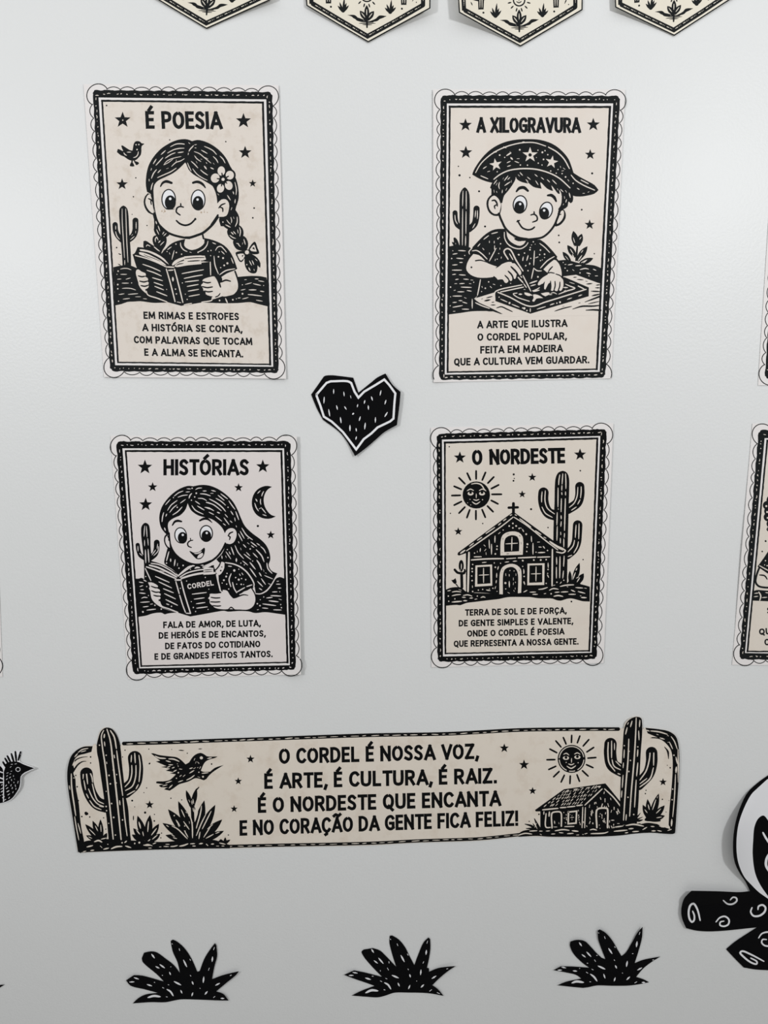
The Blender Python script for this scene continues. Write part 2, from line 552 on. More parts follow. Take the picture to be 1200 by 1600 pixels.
# ------------------------------------------------------------------ the room
def plain(name, verts, faces, m, kind='structure'):
    me = bpy.data.meshes.new(name); me.from_pydata(verts, [], faces); me.materials.append(m)
    o = bpy.data.objects.new(name, me); COL.objects.link(o); o['kind'] = kind
    return o
def box(name, a, b, m):
    x0, y0, z0 = a; x1, y1, z1 = b
    v = [(x0, y0, z0), (x1, y0, z0), (x1, y1, z0), (x0, y1, z0), (x0, y0, z1), (x1, y0, z1), (x1, y1, z1), (x0, y1, z1)]
    f = [(0, 3, 2, 1), (4, 5, 6, 7), (0, 1, 5, 4), (1, 2, 6, 5), (2, 3, 7, 6), (3, 0, 4, 7)]
    return plain(name, v, f, m)
box('wall_back', (-3, 0, 0), (3, .15, 2.8), WALL)
box('floor', (-3, -3.5, -.1), (3, .15, 0), FLOOR)

# ================================================================== poster: girl with plaits reading
def edge_lift(amp_l=0.0, amp_r=0.0, xl=0, xr=0, w=60.0, base=0.0004, yb=None, amp_b=0.0, wb=50.0):
    """paper lying on the wall whose left / right / bottom edge has come away a little"""
    def f(x, y):
        h = base
        if amp_l: h += amp_l * max(0, 1 - max(0, x - xl) / w) ** 2
        if amp_r: h += amp_r * max(0, 1 - max(0, xr - x) / w) ** 2
        if amp_b: h += amp_b * max(0, 1 - max(0, yb - y) / wb) ** 2
        return h
    return f
PG = 'illustrated verse posters on the wall'
B1 = [(144.7, 140.7), (425.3, 144), (435.6, 582.5), (172.5, 580)]
I1 = [(154, 152.4), (416, 155.3), (426.9, 573), (180, 570.6)]
L1 = [(159.6, 157.5), (410.8, 160.2), (422.2, 569.4), (184.4, 566.2)]
p = Sheet('poster', 'cream paper poster titled É POESIA, girl with plaits and a flower reading a book', 'poster', (290, 363), PG,
          edge_lift(0.0006, 0.0016, 150, 441, 45, yb=590, amp_b=0.0008), CREAM1)
p.sheet('130.4,131.3* 435.2,133* 447,592* 162.5,589.3*')
ground(p, L1)
frame(p, B1, I1, L1, 11)
p.part('title')
text(p, 'É POESIA', (228.2, 201.4), (346.8, 202.2), 28.2, .205, gap=.08, space=.40, up=(-.05, -1))
p.part('verse')
for t, a, b in (('EM RIMAS E ESTROFES', (224.4, 498.4), (373.6, 500.4)), ('A HISTÓRIA SE CONTA,', (222.3, 517.4), (378.6, 520)),
                ('COM PALAVRAS QUE TOCAM', (209.4, 536.4), (394.5, 539.5)), ('E A ALMA SE ENCANTA.', (225.6, 556), (379.5, 558.6))):
    text(p, t, a, b, 11.6, .215, up=(-.045, -1))
for x, y, R in ((191.6, 187.6, 13.2), (380.4, 188.9, 12.4), (383, 238.3, 10.6), (394.8, 286.6, 6.4), (190.8, 288, 9.4)):
    p.view(0, 0, 1200); p.part('star'); p.star(x, y, R)
p.cur = p.parts[-5]; p.ell(191.8, 187.8, 1, 1, 'C')
p.use(p.parts[0])
p.dots('166.5,164.8,1.3')
p.view(170, 210, 310).dots('362,582,10 330,835,10 815,73,9 312,1072,7')
p.view(290, 210, 430).dots('538,97,10 918,987,12 900,1118,12 505,640,3')
p.view(170, 340, 310).dots('105,402,11 512,106,9'); p.lines('130,480 150,492 165,490 / 125,622 160,640', 14, 'K')
p.part('bird')
p.view(170, 210, 310)
p.fill('168,150 185,148 240,185 312,218 322,190 330,140 350,100 385,88 420,98 440,118 475,122* 470,134* 440,158 437,220 430,270 400,310 360,345 300,352 250,330 205,298 160,280 108,237* 120,195* 150,203 192,225 178,190')
p.line('312,350 310,385', 22); p.fill('305,370 285,400 283,425 342,427 338,408 322,380'); p.line('340,345 358,385', 20); p.fill('352,362 358,400 372,412 405,390 398,374 370,362')
p.dots('365,138,9 402,136,9 378,203,10', 'C')
p.lines('200,245 215,268 240,282 / 245,238 295,238 / 330,312 365,300 390,265 395,230', 13)
p.part('cactus')
p.view(170, 340, 310)
p.fill('138,-60 148,-125 195,-162 245,-125 262,-50 270,100 277,240 286,340 296,500 300,660* 185,660* 176,500 162,330 148,100')
p.line('85,95 90,170 120,240 175,300', 72, 'K', 1); p.line('357,40 353,180 322,250 250,305', 80, 'K', 1)
p.lines('178,-120 180,60 195,300 210,540 / 226,-120 232,60 240,300 257,600 / 213,570 214,632 / 92,110 92,160 / 90,185 110,250 145,292 / 366,60 366,150 / 360,180 358,208 / 342,252 290,296 / 305,240 320,225', 11)
p.part('ground')
p.fill('58,665* 120,650 180,640 300,645 350,665 390,690 400,900 480,1000 600,1060 780,1138* 700,1140 600,1142 500,1130 420,1120 340,1125 250,1130 170,1158 88,1176*')
p.lines('155,690 200,680 250,682 300,700 / 158,760 240,760 / 115,825 165,822 / 230,825 290,808 / 175,878 265,878 / 180,948 240,945 300,950 360,970 / 135,1030 205,1020 / 260,1028 390,1018 / 190,1092 280,1082 / 355,1060 430,1060 w7 / 460,1085 510,1090 w8')
p.dots('125,717,10 120,897,11 120,953,10 305,875,7 110,760,6 130,1120,8', 'C')
p.part('ground'); p.view(290, 340, 430)
p.fill('690,795* 800,785 900,780 1000,785 1085,802* 1105,1000 1110,1192* 1020,1170 940,1150 870,1133 700,1145 480,1147 215,1137* 350,1100 500,1050 690,980')
p.lines('790,832 815,830 w14 / 930,820 975,822 w14 / 975,845 1050,858 / 800,895 885,872 / 905,885 1005,908 w13 / 740,972 800,960 / 850,968 945,968 w15 / 1000,985 1050,992 w15 / 835,1030 900,1035 1020,1050 w13 / 700,1078 735,1075 / 760,1090 840,1070 / 945,1105 1030,1120')
p.dots('762,1020,12 632,1100,11 760,900,7 1045,910,6 680,1088,6', 'C')

girl = p.part('person', None, 'girl with plaits, a flower in her hair, reading an open book')
p.view(170, 340, 310)
# face and throat outline
p.line('600,-60 620,20 655,95 740,172 850,228 1000,266 1080,274', 30, 'K', 1)
p.view(290, 340, 430)
p.line('0,268 60,266 150,238 230,206 300,152 370,82 430,-5', 34, 'K', 1)
p.line('225,215 240,280', 24, 'K', 1)
shirt = p.part('shirt', girl)
p.view(170, 340, 310)
p.fill('1025,285* 900,318 820,360 770,410 710,480 700,600 830,700* 1240,600* 1240,436* 1150,438 1060,420 1010,375')
p.view(290, 340, 430)
p.fill('245,272* 330,290 430,325 520,375 590,450 640,540 692,685* 660,705 560,745 480,795* 495,840 470,880 350,1000* 250,1000 -110,700* -110,436* 60,437 170,410 250,340')
p.lines('300,315 285,370 240,425 160,465 w14 / 400,440 430,395 470,385 520,430 548,465 w13 / 380,515 395,640 440,755 w14 / 455,765 540,710 660,685 w16 / 480,450 520,490 w13 / 610,540 640,615 w13 / 360,335 405,355 w13')
p.dots('440,525,11 502,542,13 560,612,14 517,640,12 470,670,8 340,440,8 300,450,8 335,510,7 450,460,7', 'C')
p.view(170, 340, 310)
p.lines('960,335 965,380 1000,430 1050,455 w14 / 1085,462 1105,468 w14 / 785,430 840,390 w12 / 875,440 845,560 w12 / 810,470 818,490 w14')
p.dots('975,490,9 905,468,10 900,355,9 1195,465,9 780,455,7', 'C')
ear = p.part('ear', girl)
p.view(170, 210, 310)
p.fill('525,785* 485,830 466,900 482,980 530,1050 605,1082* 600,900 580,830')
p.fill('528,808 500,850 490,910 512,980 560,1040 598,1056 585,930 568,840 550,805', 'C')
p.line('530,860 565,875 585,900', 20); p.line('560,890 570,940', 18)
hair = p.part('hair', girl)
p.fill('1110,88* 1060,68 1000,62 900,80 790,130 690,200 600,300 540,400 510,500 497,600 497,690 512,770* 560,800 590,880 600,960 615,1060* 605,1250* 690,1250* 650,1130 618,1000 603,850 600,720 615,668 660,620 760,570 860,520 950,450 1022,378* 1060,370 1130,300')
p.view(170, 340, 310)
p.fill('605,-20* 640,0 680,80 760,160 815,205 808,235 770,262 700,268 640,240 610,190 602,150 618,110 606,60')
p.fill('585,290 600,250 650,232 740,238 772,270 772,340 750,390 720,430 690,450 630,405 595,350')
p.fill('463,318* 490,308 590,370 640,390 740,440* 700,520* 560,470 470,410')
p.lines('630,50 640,85 w16 / 660,110 685,180 / 640,160 670,225 / 720,225 740,190 / 735,245 770,210 / 625,325 622,290 640,262 660,300 w13 / 690,310 665,335 w14 / 740,320 690,370 / 605,390 640,420 680,450 w14 / 708,475 740,420 770,390 w14 / 500,388 515,366 555,385')
p.view(170, 210, 310)
p.lines('825,165 900,130 970,125 1055,140 w13 / 785,250 870,205 940,188 1010,185 w13 / 700,270 760,215 w13 / 755,320 830,270 890,245 w13 / 925,245 1000,235 w14 / 595,395 635,330 w14 / 630,415 680,360 725,310 w13 / 735,410 770,365 830,330 970,295 w10 / 840,430 900,375 960,355 1012,325 w12 / 735,410 800,375 860,330 w9 / 905,340 900,370 w9 / 570,590 600,520 640,470 w14 / 655,515 695,475 w14 / 650,580 740,540 830,500 905,450 w14 / 565,480 572,455 w16 / 540,625 540,600 w16 / 565,745 575,690 590,650 w13 / 1060,270 1065,255 w18 / 1075,225 1085,205 1135,150 1175,135 w15 / 770,462 800,450 w7 / 1070,110 1085,125 w14')
p.view(290, 210, 430)
p.fill('-15,62* 76,92* 160,74 260,95 370,150 470,230 550,330 600,430 625,470 660,560 690,640 712,780 706,880 680,960 668,1012* 705,1070 719,1130 717,1230* 470,1230* 448,1130 475,1110 545,1090 580,1000 580,920 540,870 480,872 425,925* 415,830 390,750 360,692 300,652 200,592 100,532 40,470 10,400 -10,370*')
p.lines('250,160 310,185 370,220 415,270 w13 / 210,210 290,255 w13 / 370,295 410,335 435,380 w13 / 460,290 500,330 530,385 w13 / 115,230 180,255 250,310 340,385 w12 / 240,300 300,330 w8 / 120,285 150,325 205,365 w12 / 75,360 120,400 165,450 w13 / 250,425 280,465 w20 / 25,380 40,420 75,490 w11 / 95,460 150,530 220,580 290,615 w12 / 200,475 240,510 295,545 w13 / 335,445 375,465 w16 / 660,640 680,740 675,810 w12 / 560,815 600,880 w14 / 635,765 645,800 w14 / 665,870 660,920 w14 / 620,980 610,1010 w14 / 430,795 445,812 w13 / 140,360 155,385 w8 / 275,375 285,390 w14 / 370,385 385,400 w9 / 130,180 140,182 w18 / 200,330 222,335 w9')
p.view(290, 340, 430)
p.fill('445,-10* 480,80 550,148 620,165 700,130 722,60 716,-15*')
p.fill('555,190 580,130 640,112 715,100 765,150 777,210 760,272 700,310 630,300 575,250')
p.fill('634,320 660,280 720,255 785,248 830,310 837,380 810,440 740,442 680,420 645,370')
p.fill('800,490 788,580 800,660 840,722 890,747 942,742 962,690 965,640 980,660 1000,672* 1003,610 962,540 900,495 850,480')
p.lines('550,30 575,65 600,90 / 605,-5 617,40 612,70 / 690,-10 690,60 665,120 w13 / 535,95 600,130 w14 / 590,235 630,265 670,280 w12 / 610,195 640,225 w16 / 640,185 670,220 w14 / 720,130 735,180 725,250 w13 / 695,160 705,210 w10 / 780,290 800,360 w13 / 680,345 705,350 715,370 735,390 w12 / 765,335 760,360 w8 / 855,580 885,640 w13 / 890,575 915,630 w13 / 930,550 960,580 w8 / 845,670 865,710 w16 / 915,690 920,710 w14 / 640,-10 650,15 w10')
p.dots('500,60,9 820,630,8', 'C')
p.use(hair); p.view(290, 210, 430); p.lines('34,272 38,250 w18 / 44,228 56,205 106,150 w15 / 120,140 146,135 w15 / 40,110 58,125 w14 / 125,180 140,182 w16', 14)
p.view(290, 340, 430)
bow = p.part('hair_bow', girl)
p.fill('840,430 910,328 932,325 965,410 987,478 900,492 845,470'); p.fill('862,425* 915,362 952,455* 880,448', 'C'); p.fill('890,412* 915,395 928,432*')
p.fill('668,470 800,450 805,500 752,595 722,588 690,530'); p.fill('693,492* 770,482 792,518 742,578 715,545', 'C'); p.fill('752,508* 778,498 760,532*')
p.ell(822, 465, 38, 38); p.ell(822, 465, 27, 27, 'C')
face = p.part('face', girl)
p.view(290, 210, 430)
p.line('345,1210 400,1130 432,1082', 26, 'K', 1)
p.line('445,985 480,945 530,925', 20); p.line('455,972 495,990 498,1035', 20)
p.view(170, 210, 310)
p.line('692,698 722,650 770,630 840,650', 40, 'K', taper=(.4, .8, 1, .8))
p.line('1000,975 960,965 915,985 905,1040 955,1080', 22, 'K', .8); p.line('963,925 965,965', 22)
p.ell(802, 870, 99, 140); p.ell(802, 870, 83, 124, 'W'); p.ell(824, 912, 74, 96); p.ell(822, 862, 18, 18, 'W')
p.ell(824, 1002, 60, 6, 'K')
p.dots('750,1030,13 712,1028,10 745,1008,7 735,1048,6', 'T')
p.view(290, 210, 430)
p.line('100,648 150,635 200,648 240,680 265,715', 38, 'K', taper=(.8, 1, .9, .4))
p.ell(168, 878, 100, 142); p.ell(168, 878, 84, 126, 'W'); p.ell(166, 922, 72, 97); p.ell(160, 872, 17, 17, 'W')
p.dots('210,1045,13 250,1040,9 250,1015,6 290,1045,8', 'T')
p.view(170, 340, 310)
p.line('905,40 950,80 1020,103 1090,85 1160,20', 26, 'K', .8); p.ell(1158, 20, 16, 18)
flower = p.part('hair_flower', girl)
p.view(290, 210, 430)
PT = ((478, 490, 50, 62, 0), (592, 546, 55, 58, 0), (578, 684, 50, 60, -20), (468, 722, 48, 58, 15), (397, 585, 58, 62, 20))
for x, y, a, b, r in PT: p.ell(x, y, a + 24, b + 24, 'K', r)
for x, y, a, b, r in PT: p.ell(x, y, a, b, 'C', r)
p.ell(502, 602, 42, 42); p.lines('500,600 486,518 / 500,600 575,560 / 502,602 552,655 / 500,605 480,692 / 500,605 422,592', 20, 'K', .7); p.ell(502, 602, 21, 21, 'C')
hand = p.part('arm', girl)
p.view(290, 340, 430)
p.fill('488,802* 560,770 655,728* 690,800 706,900 700,970 640,1030 560,1052 480,1052 455,1020 470,940 460,880 490,858', 'C')
p.line('662,720 690,800 712,890 706,965 650,1035 560,1062', 22, 'K', 1); p.line('478,862 540,838 600,852', 24, 'K', taper=(.8, 1, .7))
book = p.part('book', girl)
p.view(170, 340, 310)
p.fill('318,492* 345,478 385,395* 450,400 600,440 720,510 800,600 830,650* 880,590 1000,530 1240,508* 1240,1138* 970,1182* 780,1130 520,1042 490,970 380,690')
p.view(290, 340, 430)
p.fill('-170,650* 0,500* 260,503* 280,560 332,590* 347,790 362,1112* 150,1135 0,1167* -65,1182*')
p.view(170, 340, 310)
p.fill('415,425 480,430 560,450 650,490 740,550 805,628* 770,605 700,550 620,505 520,462 415,440', 'C')
p.fill('405,465 500,480 600,525 700,580 770,642 740,632 640,592 540,545 480,520 410,490', 'C')
p.line('355,508 480,540 620,590 765,658', 16, 'C', .8); p.line('470,490 490,505 600,545 690,585', 9, 'K', .5)
p.fill('845,632 880,580 960,540 1080,515 1240,506* 1240,528* 1100,537 1000,562 920,600 860,642', 'C')
p.fill('880,648 920,610 1000,580 1100,562 1240,548* 1240,622* 1050,640 900,662', 'C')
p.lines('905,640 940,622 1000,614 / 1060,580 1240,568', 14, 'K')
p.view(290, 340, 430)
p.fill('-20,520* 120,510 257,510* 274,560* 190,585 0,625 -20,630*', 'C')
p.lines('-10,550 120,538 252,535 w13 / 30,586 190,575 w16', 14, 'K', .6)
p.line('-10,622 150,602 305,588', 15, 'C', .8); p.line('205,578 330,590', 11, 'K')
p.view(170, 340, 310)
p.lines('772,660 872,665 w19 / 800,706 860,702 w17 / 770,690 820,860 887,1125 w17 / 880,690 930,880 992,1135 w17 / 915,1130 965,1140 w9', 17, 'C', .8)
p.fill('855,792 872,825 860,858 846,825', 'C'); p.dots('893,958,9 905,1022,9 985,875,7 1050,1095,8 1025,1025,6 775,962,6', 'C')
p.lines('455,625 570,665 690,718 / 510,705 600,735 705,782 / 585,805 720,845 / 605,868 725,910 / 615,920 735,968 / 640,992 780,1048', 14, 'C', .6)
p.line('503,985 520,1032 650,1080 778,1128', 16, 'C', .7)
p.view(290, 340, 430)
p.lines('-48,750 100,722 240,698 / -20,815 100,790 225,768 / -5,862 175,840 / 20,922 170,895 / 35,985 175,960 / 45,1055 185,1030', 14, 'C', .6)
p.lines('330,595 336,770 w15 / 215,1132 352,1105 355,1070 w15 / -20,1168 80,1148', 15, 'C', .7); p.line('535,1085 560,1140', 18, 'C', .6); p.ell(455, 1110, 11, 11, 'C')
fing = p.part('hand', girl)
p.view(170, 340, 310)
p.fill('372,700 400,695 440,725 490,745 496,775 482,787 520,810 525,840 512,850 535,870 530,900 535,920 520,945 470,962 430,935 400,880 375,800 362,740', 'C')
p.lines('395,780 440,792 485,785 / 415,850 470,862 518,850 / 430,910 480,920 530,905', 20, 'K', .7)
hand2 = p.part('hand', girl)
p.view(290, 340, 430)
p.fill('235,828 330,795 385,788 430,850 468,930 470,985 455,1025 400,1055 330,1050 270,1025 268,1000 238,975 235,950 212,920 210,900 235,875 225,850', 'C')
p.lines('230,858 290,873 335,868 / 220,923 290,938 360,928 / 255,983 300,994 360,988', 20, 'K', .75)
p.line('390,775 430,830 468,930', 26, 'K', .7); p.line('462,1015 440,1045 400,1065', 16, 'K')
p.finish()

# ================================================================== poster: boy carving a printing block
B2 = [(688.7, 149), (968.8, 149.9), (945.6, 590), (686.3, 593.5)]
I2 = [(698.3, 161.7), (958, 161.6), (936.9, 581), (695, 585.3)]
L2 = [(702.7, 166.7), (953.2, 167.2), (932.5, 576.9), (699.4, 581.5)]
p = Sheet('poster', 'cream paper poster titled A XILOGRAVURA, boy in a starred hat carving a block', 'poster', (822, 369), PG,
          edge_lift(0.0014, 0.0012, 677, 965, 45), CREAM2)
p.sheet('676.6,139.5* 976.8,139.6* 955,591.4* 677.6,597.4*')
ground(p, L2)
frame(p, B2, I2, L2, 12, (3.4, 2.4), skip=(2,))
p.part('title')
text(p, 'A XILOGRAVURA', (744.7, 207.8), (906.8, 208.2), 25, .215, gap=.065, space=.40)
p.part('verse')
for t, a, b in (('A ARTE QUE ILUSTRA', (745.6, 513.2), (886.2, 510.8)), ('O CORDEL POPULAR,', (746, 532.6), (885.4, 530.8)),
                ('FEITA EM MADEIRA', (750.3, 552.6), (879.2, 550)), ('QUE A CULTURA VEM GUARDAR.', (709.4, 571.4), (920.2, 567.7))):
    text(p, t, a, b, 11.8, .215, up=(0.0, -1))
for x, y, R in ((727.3, 195.4, 10.6), (927, 194.8, 10.8), (727.9, 238.3, 10.6), (922.2, 241.5, 8.8), (921.3, 351, 8.4)):
    p.view(0, 0, 1200); p.part('star'); p.star(x, y, R)
p.use(p.parts[0])
p.view(690, 210, 830).dots('225,428,9 240,548,16 378,578,10 502,762,14')
p.view(810, 210, 950).dots('988,522,15 848,1008,13'); p.view(810, 350, 950).dots('540,152,12 547,247,13 1017,398,9'); p.view(690, 350, 830).dots('582,33,14')
p.part('cactus')
p.fill('240,-310 250,-420 310,-492 365,-425 378,-300 375,0 365,330* 240,330* 240,0')
p.line('180,-150 186,-60 210,10 262,50', 68, 'K', 1); p.line('468,-205 463,-100 440,0 368,70', 84, 'K', 1)
p.lines('287,-445 280,-240 / 282,-200 280,0 278,285 / 330,-440 330,-200 / 328,-170 325,130 / 322,160 320,290 / 178,-120 185,-50 212,0 / 482,-180 478,-70 / 457,-180 448,-90 / 450,-5 415,55', 12)
p.part('ground')
p.fill('100,300* 150,290 240,285 385,315* 440,500 480,960 440,1000 500,1050 640,1165* 400,1170 250,1192 88,1212*')
p.fill('158,190 180,180 215,220 240,290* 215,320 180,315 145,265 138,238 165,245')
p.lines('225,355 320,360 / 150,405 210,395 / 200,458 290,465 / 240,515 280,515 / 145,550 210,545 / 140,618 270,618 / 145,678 190,672 / 235,680 320,685 / 185,745 225,738 / 295,738 360,742 / 390,750 420,752 / 175,800 205,798 / 240,800 305,795 / 370,798 395,800 / 260,845 400,850 / 340,890 400,900 / 165,890 185,885 / 215,908 300,908 / 150,965 270,965 / 305,985 330,995 / 150,1052 200,1048 / 230,1025 275,1028 / 280,1045 340,1062 / 150,1115 280,1092 / 275,1140 365,1142 / 155,1170 180,1168 / 410,1005 410,1130 w15 / 185,255 190,270 w9', 14)
p.dots('135,462,9 120,845,10 310,422,7 430,780,7 115,1095,7 120,975,6 150,358,6', 'C')
p.part('ground'); p.view(810, 350, 950)
p.fill('530,490* 650,480 760,510 900,540 1020,555 1112,592* 1112,800* 1000,770 770,690 620,720* 540,720 520,600')
p.lines('620,542 640,542 / 665,548 725,538 / 765,560 840,555 / 825,610 900,595 940,605 / 1000,605 1040,620 / 915,655 965,668 w18 / 1030,695 1060,695 w18 / 725,610 745,625', 14)
p.dots('655,625,9 625,590,8 825,655,9 945,695,7 600,515,6', 'C')
p.part('leafy_plant')
p.line('790,285 780,400 770,490', 26)
for b, t, w_ in (((775, 290), (735, 92), 90), ((795, 290), (850, 130), 84), ((765, 440), (655, 283), 82), ((785, 490), (925, 298), 84), ((690, 500), (592, 372), 66), ((825, 530), (1002, 458), 74)):
    p.leaf(b, t, w_)
p.lines('695,335 735,400 / 690,420 715,480 w16 / 725,410 750,485 w18 / 840,385 865,350 / 800,490 850,420 w14 / 840,520 920,480 / 870,520 910,490 / 735,185 755,250 / 820,205 840,175 / 630,430 670,480 w8', 11)
boy = p.part('person', None, 'boy in a wide starred hat, leaning over a table with a chisel')
shirt = p.part('shirt', boy)
p.view(690, 350, 830)
p.fill('845,65* 760,65 680,82 590,135 480,238 370,360* 372,410 400,600 440,760 480,960 440,1010* 720,930* 1240,860* 1240,200* 1100,215 900,150*')
p.view(810, 350, 950)
p.fill('-120,215* 0,200 150,210 290,208* 350,250 440,340 522,438* 500,480 420,600 380,700 300,800 150,860 -120,900*')
p.view(690, 350, 830)
p.fill('872,108* 930,150 1000,205 1060,228 1128,226* 1100,268 1050,292 980,272 910,222 878,165', 'C')
p.lines('840,110 845,190 890,270 970,320 1060,330 1130,290 1158,250 w15 / 410,360 470,355 540,400 610,470 w15 / 375,405 365,375 410,320 w13 / 710,290 712,340 735,325 w11 / 720,345 640,495 w14 / 670,130 750,110 w13 / 565,205 630,155 w13 / 485,300 515,265 w13 / 640,230 640,250 w14 / 705,230 705,255 w14 / 550,325 568,345 w13 / 640,385 640,405 / 780,320 780,340 / 800,440 798,460 / 520,745 500,860 480,955 w15 / 650,835 670,855 / 690,805 715,812 / 540,835 545,850 / 720,470 716,490 / 1160,430 1140,490 / 1090,450 1085,490', 12, 'C', .6)
p.dots('755,195,11 775,180,6 790,265,9 765,395,7 745,470,7 630,775,9 585,860,10 535,905,7 795,825,8 1035,412,11 1110,390,8 1125,560,8 1180,530,9 1158,628,7 925,795,6', 'C')
p.view(810, 350, 950)
p.lines('285,260 350,310 420,382 w13 / 480,435 390,490 295,590 w15 / 215,360 205,550 w14 / 205,590 175,730 w14 / 205,590 250,625 310,628 w14 / 225,455 265,440 w10 / 65,440 60,490 / 130,420 110,490 / 150,520 148,545', 12, 'C', .6)
p.dots('160,315,8 155,345,11 295,350,11 350,405,11 82,390,9 285,410,9 100,555,8 128,625,9 262,708,12 200,238,9 175,280,6 350,450,7 295,490,8 320,480,6 225,270,5 0,410,9 165,460,8', 'C')
ear = p.part('ear', boy)
p.view(690, 210, 830)
p.fill('700,795 640,830 604,890 604,970 640,1050 700,1090 775,1092* 800,1000 800,915* 760,830')
p.fill('705,820 655,850 630,900 632,970 660,1030 710,1065 755,1060 775,1045* 795,950 790,915 755,855', 'C')
p.line('675,888 710,882 740,920 746,960', 24, 'K'); p.line('740,940 708,960 715,995', 20, 'K')
p.part('ear', boy)
p.view(810, 210, 950)
p.fill('545,1000 600,1000 632,1050 632,1120 595,1180 545,1222 480,1230 520,1110'); p.fill('570,1030 600,1018 610,1060 605,1100 580,1150 530,1195 515,1195 540,1110', 'C')
p.line('540,1078 572,1070', 18, 'K'); p.line('530,1060 535,1105', 18, 'K')
p.use(boy)
p.view(690, 350, 830)
p.line('768,-140 790,-75 815,-20 850,50 930,130 1030,182 1150,203', 30, 'K', 1)
p.view(810, 350, 950)
p.line('575,-240 545,-140 515,-60 490,0 460,50 400,120 320,178 200,200 80,206 -20,190', 28, 'K', 1)
p.fill('-20,190* -60,200 0,232 60,225 110,205*')
face = p.part('face', boy)
p.view(690, 210, 830)
p.line('1002,765 1040,722 1100,712 1155,755', 44, 'K', taper=(.5, .95, 1, .7))
p.ell(1050, 938, 99, 126, 'K', 8); p.ell(1050, 938, 82, 109, 'W', 8); p.ell(1042, 976, 68, 86); p.ell(1052, 932, 17, 17, 'W')
p.view(810, 210, 950)
p.line('392,818 440,815 480,845 505,895', 42, 'K', taper=(.6, 1, 1, .6))
p.ell(370, 1020, 92, 123, 'K', 17); p.ell(370, 1020, 75, 106, 'W', 17); p.ell(346, 1058, 66, 82); p.ell(345, 1018, 17, 17, 'W')
p.line('165,1080 210,1070 248,1100 250,1148 190,1175', 22, 'K'); p.line('210,1035 213,1070', 22)
p.view(810, 350, 950)
p.line('-10,-45 15,0 55,52 125,78 180,68 215,42', 24, 'K', .9); p.line('-20,-30 15,-48', 24)
hair = p.part('hair', boy)
p.view(690, 210, 830)
p.fill('690,625* 665,670 648,715* 665,730 665,805* 720,805 760,850 785,918* 812,918* 838,820 880,770 940,690 990,600 1000,540 1100,480 900,480 760,560')
p.view(810, 210, 950)
p.fill('-40,540* -20,600 50,640 130,658* 108,625 200,702 310,727* 295,640 380,722 440,752 465,756* 440,680 490,742 530,792 555,797* 548,740 575,790 580,870 568,950 530,1005 545,1012* 610,1000 660,962 670,900 700,922* 727,900 732,820 700,740 600,620 400,480 150,440 -40,470')
p.lines('20,510 55,550 / 120,570 160,605 / 100,605 130,635 / 220,535 255,565 / 230,620 265,675 / 305,575 340,605 / 385,605 420,640 / 455,610 510,665 w13 / 520,725 530,745 / 565,735 600,770 / 630,750 645,775 / 680,785 695,845 w16 / 615,830 620,860 / 645,870 635,910 w14 / 600,945 605,930', 12)
p.view(690, 210, 830)
p.lines('700,665 740,610 w13 / 730,680 745,650 / 775,640 765,690 775,730 w13 / 840,620 890,555 w13 / 885,605 915,575 / 845,685 920,635 w14 / 935,615 935,645 w9 / 700,745 705,775 / 735,760 740,780 / 815,745 810,785 / 875,720 860,750 / 1050,510 1085,550 / 1025,540 1045,560 / 820,600 830,580 w7', 12)
hat = p.part('hat', boy, 'wide black hat with three stars')
p.fill('410,538* 430,480 520,340 620,232 720,160 850,102 1000,70 1160,63 1300,70 1429,103 1529,153 1629,238 1700,330 1737,420 1767,515* 1850,568 1950,622 2050,680 2102,745* 2050,792 1950,820 1850,832 1755,818 1700,750* 1600,650 1450,550 1300,498 1150,478 1000,482 850,530 740,600 680,648* 600,630 500,590')
p.lines('455,512 520,400 620,300 730,225 850,170 980,130 1100,110 1250,112 1395,157 w15 / 1430,170 1550,240 1640,330 1712,458 w17 / 700,600 770,545 880,490 1000,465 1130,458 1280,470 1450,520 1580,590 1720,717 w18 / 525,555 620,595 w13 / 1735,545 1790,610 1900,680 2050,747 w15 / 1865,610 1965,660 w13', 15, 'C', .7)
p.star(725, 405, 86, 'C', -10, .4); p.star(1185, 275, 106, 'C', 0, .4); p.ell(1185, 275, 23, 23); p.star(1475, 370, 88, 'C', 10, .4)
p.lines('555,460 600,430 / 615,500 645,492 w16 / 870,285 930,245 w20 / 915,230 930,260 w9 / 925,310 950,335 w24 / 1010,325 1040,325 / 875,380 920,360 / 880,430 925,415 / 980,360 1035,380 / 700,235 735,235 w20 / 830,165 865,180 w16 / 1085,100 1108,100 w18 / 1629,450 1654,468 / 1609,490 1634,485 / 1590,425 1595,445 / 1690,605 1705,625 / 1815,720 1845,738 / 1959,775 1975,768 / 1890,790 1915,788', 13)
p.dots('778,278,11 1047,206,12 845,308,8 1350,240,13 1385,218,9 1422,272,9 1365,335,11 1295,385,9 1345,410,8 1559,470,8 1535,520,8 1614,525,9 1660,570,11 1762,655,9 1461,490,9 1055,410,9 1150,412,9 1290,212,8 745,500,8 1270,310,5', 'C')
table = p.part('table', boy)
p.view(690, 350, 830)
p.fill('435,1000* 715,915* 1240,760* 1645,700* 1800,680* 2116,797* 2090,1225* 830,1240* 640,1135*', 'C')
p.fill('415,1010* 450,1030 640,1115 820,1205* 790,1205* 640,1150 430,1045*')
p.fill('440,1028* 640,1135 700,1170* 600,1165 500,1100')
p.line('455,1055 540,1095 640,1130', 15, 'C')
p.lines('600,990 680,970 w16 / 575,1030 650,1015 w24 / 660,1085 720,1085 w16 / 670,1050 705,1045 / 535,1005 550,1000 w16 / 735,1125 800,1108 870,1138 950,1175 w18', 14, 'K')
p.view(810, 350, 950)
